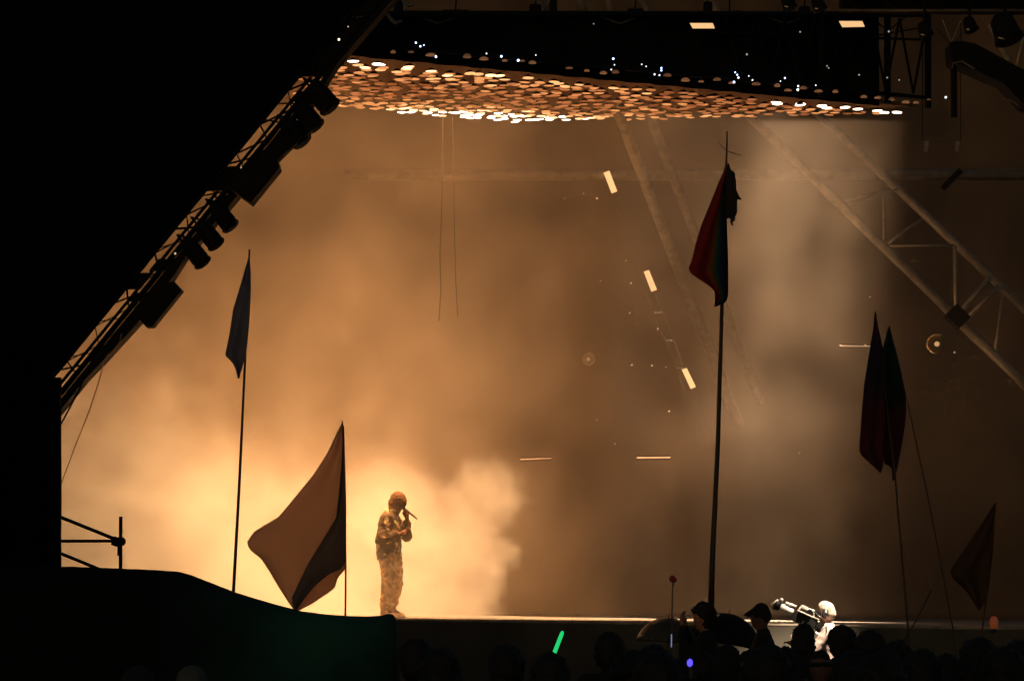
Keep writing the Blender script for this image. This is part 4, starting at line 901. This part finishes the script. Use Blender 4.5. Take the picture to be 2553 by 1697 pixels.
# ================================================================== smoke on the stage
sm = bpy.data.materials.new('stage_smoke'); sm.use_nodes = True; nt = sm.node_tree; nt.nodes.clear()
out = nt.nodes.new('ShaderNodeOutputMaterial'); pv = nt.nodes.new('ShaderNodeVolumePrincipled'); nt.links.new(pv.outputs[0], out.inputs['Volume'])
at = nt.nodes.new('ShaderNodeAttribute'); at.attribute_name = 'density'; cr_ = nt.nodes.new('ShaderNodeValToRGB')
cr_.color_ramp.elements[0].position = .02; cr_.color_ramp.elements[0].color = (.97, .76, .56, 1); cr_.color_ramp.elements[1].position = .16; cr_.color_ramp.elements[1].color = (.98, .97, .94, 1)   # thin smoke brown, thick smoke white: amber light and overexposure put into colour
nt.links.new(at.outputs['Fac'], cr_.inputs[0]); nt.links.new(cr_.outputs[0], pv.inputs['Color']); pv.inputs['Anisotropy'].default_value = .1; pv.inputs['Density'].default_value = 1
g = bpy.data.node_groups.new('smoke_field', 'GeometryNodeTree'); g.interface.new_socket('Geometry', in_out='OUTPUT', socket_type='NodeSocketGeometry')
N, L = g.nodes, g.links.new
pos = N.new('GeometryNodeInputPosition'); sx = N.new('ShaderNodeSeparateXYZ'); L(pos.outputs[0], sx.inputs[0]); X, Y, Z = sx.outputs
def ma(op, *a):
    n = N.new('ShaderNodeMath'); n.operation = op
    for k, x in enumerate(a):
        if isinstance(x, (int, float)): n.inputs[k].default_value = x
        else: L(x, n.inputs[k])
    return n.outputs[0]
def step(x, a, b, lo=0.0, hi=1.0):
    n = N.new('ShaderNodeMapRange'); n.interpolation_type = 'SMOOTHSTEP'; L(x, n.inputs['Value'])
    for k, v in (('From Min', a), ('From Max', b), ('To Min', lo), ('To Max', hi)): n.inputs[k].default_value = v
    return n.outputs[0]
def nz_(scale, detail, off=0, rough=.5, sq=(1, 1, 1)):
    n = N.new('ShaderNodeTexNoise'); n.inputs['Scale'].default_value = scale; n.inputs['Detail'].default_value = detail; n.inputs['Roughness'].default_value = rough
    mp = N.new('ShaderNodeVectorMath'); mp.operation = 'MULTIPLY_ADD'; mp.inputs[1].default_value = sq; mp.inputs[2].default_value = (off, off * .7, off * 1.3)
    L(pos.outputs[0], mp.inputs[0]); L(mp.outputs[0], n.inputs['Vector']); return n.outputs[0]
def mul(*a):
    r = a[0]
    for x in a[1:]: r = ma('MULTIPLY', r, x)
    return r
ZD = CZ - .27                                               # deck level
zr = ma('SUBTRACT', Z, ZD)
big = ma('SUBTRACT', nz_(.5, 4, 3, .55), .5); fine = ma('SUBTRACT', nz_(1.25, 5, 9, .65), .5); wisp = nz_(.7, 5, 17, .62)
xw = ma('ADD', ma('ADD', X, mul(big, 1.6)), mul(fine, 2.0)); zw = ma('ADD', ma('ADD', zr, mul(big, -5.0)), mul(fine, -2.6))
depth = mul(step(Y, 38.85, 39.9), step(Y, 45.5, 48.5, 1, 0))
# dense cloud on the deck, left of and around the performer
prof_ = step(ma('SUBTRACT', zw, step(X, -4.8, -1.8, 1.0, 0)), -.6, 3.6, 1, 0)
cloud = mul(step(xw, -1.6, -1.0, 1, 0), prof_, prof_, depth)
# billow rolling out to the right of the performer
curl = ma('SUBTRACT', nz_(2.1, 5, 31, .6), .5); sd = None
for cx_, cz_, r_ in ((-.32, 1.72, .52), (-.80, 1.05, .80), (-1.0, .15, .85), (-1.6, 1.5, .7)):
    dx, dz, dy = ma('SUBTRACT', X, cx_), ma('SUBTRACT', zr, cz_), mul(ma('SUBTRACT', Y, 42.0), .8)
    e = ma('SUBTRACT', ma('SQRT', ma('ADD', ma('ADD', mul(dx, dx), mul(dz, dz)), mul(dy, dy))), r_)
    sd = e if sd is None else ma('MINIMUM', sd, e)
billow = step(ma('ADD', sd, mul(curl, 1.3)), -.06, .05, 1, 0)
# thinner bank rising above it
bank = mul(step(X, -1.5, 2.2, 1, 0), step(zw, 1.5, 7.5, 1, 0), step(Y, 48, 52, 1, 0), step(wisp, .36, .60, .05, 1.8))
pz = ma('SUBTRACT', ma('ADD', zr, mul(big, 2.0)), 6.0); pxx = ma('SUBTRACT', ma('ADD', X, mul(fine, 1.5)), 4.4)
patch = mul(step(ma('SQRT', ma('ADD', mul(pxx, pxx, .28), mul(pz, pz, .16))), .1, 1.15, 1, 0), step(Y, 40, 42), step(Y, 46, 49, 1, 0))     # drifting knot of smoke under the right end of the rig
qz = ma('SUBTRACT', ma('ADD', zr, mul(big, 1.5)), 3.0); qx = ma('SUBTRACT', ma('ADD', X, mul(fine, 1.5)), 3.4)
patch2 = mul(step(ma('SQRT', ma('ADD', mul(qx, qx, .3), mul(qz, qz, .6))), .1, 1.1, 1, 0), step(Y, 40.5, 43), step(Y, 46.5, 49, 1, 0))   # and a lower one hiding the feet of the slanting tubes
haze = mul(step(wisp, .36, .62, .3, 1.6), step(zr, .3, 3.0, .5, 1.0), step(X, 5.5, 8.0, 1.0, .45))
dens = ma('ADD', ma('ADD', mul(cloud, .36, step(fine, -.11, .11, .45, 1.4), step(curl, -.13, .13, .6, 1.3)), mul(billow, .58, step(fine, -.13, .13, .6, 1.4), step(zr, .2, 2.6, 1.25, .45))), ma('ADD', mul(bank, .022), ma('ADD', mul(haze, .0105), ma('ADD', mul(patch, .020, step(wisp, .36, .6, .4, 1.5)), mul(patch2, .016, step(wisp, .36, .6, .4, 1.5))))))
rel = N.new('ShaderNodeVectorMath'); rel.operation = 'DOT_PRODUCT'; rel.inputs[1].default_value = NORM; rv = N.new('ShaderNodeVectorMath'); rv.operation = 'SUBTRACT'; rv.inputs[1].default_value = A_; L(pos.outputs[0], rv.inputs[0]); L(rv.outputs[0], rel.inputs[0])
dens = mul(dens, ma('MAXIMUM', step(rel.outputs['Value'], -.4, .3, 1, 0), step(zr, 3.5, 6.0, 1, 0)))      # clear air in front of the rig
lo, hi = Vector((-10, 38.72, ZD + .04)), Vector((9.5, 57.5, ZD + 8.65)); vx = .10
vc = N.new('GeometryNodeVolumeCube'); L(dens, vc.inputs['Density']); vc.inputs['Min'].default_value = lo; vc.inputs['Max'].default_value = hi
for k, ax_ in enumerate('XYZ'): vc.inputs['Resolution ' + ax_].default_value = int((hi - lo)[k] / vx)
sn = N.new('GeometryNodeSetMaterial'); sn.inputs['Material'].default_value = sm; L(vc.outputs[0], sn.inputs[0])
go = N.new('NodeGroupOutput'); L(sn.outputs[0], go.inputs[0])
me = bpy.data.meshes.new('smoke'); me.from_pydata([(0, 45, 3)], [], []); me.materials.append(sm)
so_ = bpy.data.objects.new('smoke', me); C.objects.link(so_); md = so_.modifiers.new('field', 'NODES'); md.node_group = g
tag(so_, 'warm glowing stage smoke, thickest around the performer', None, None, 'stuff')
sm.cycles.volume_step_rate = 8
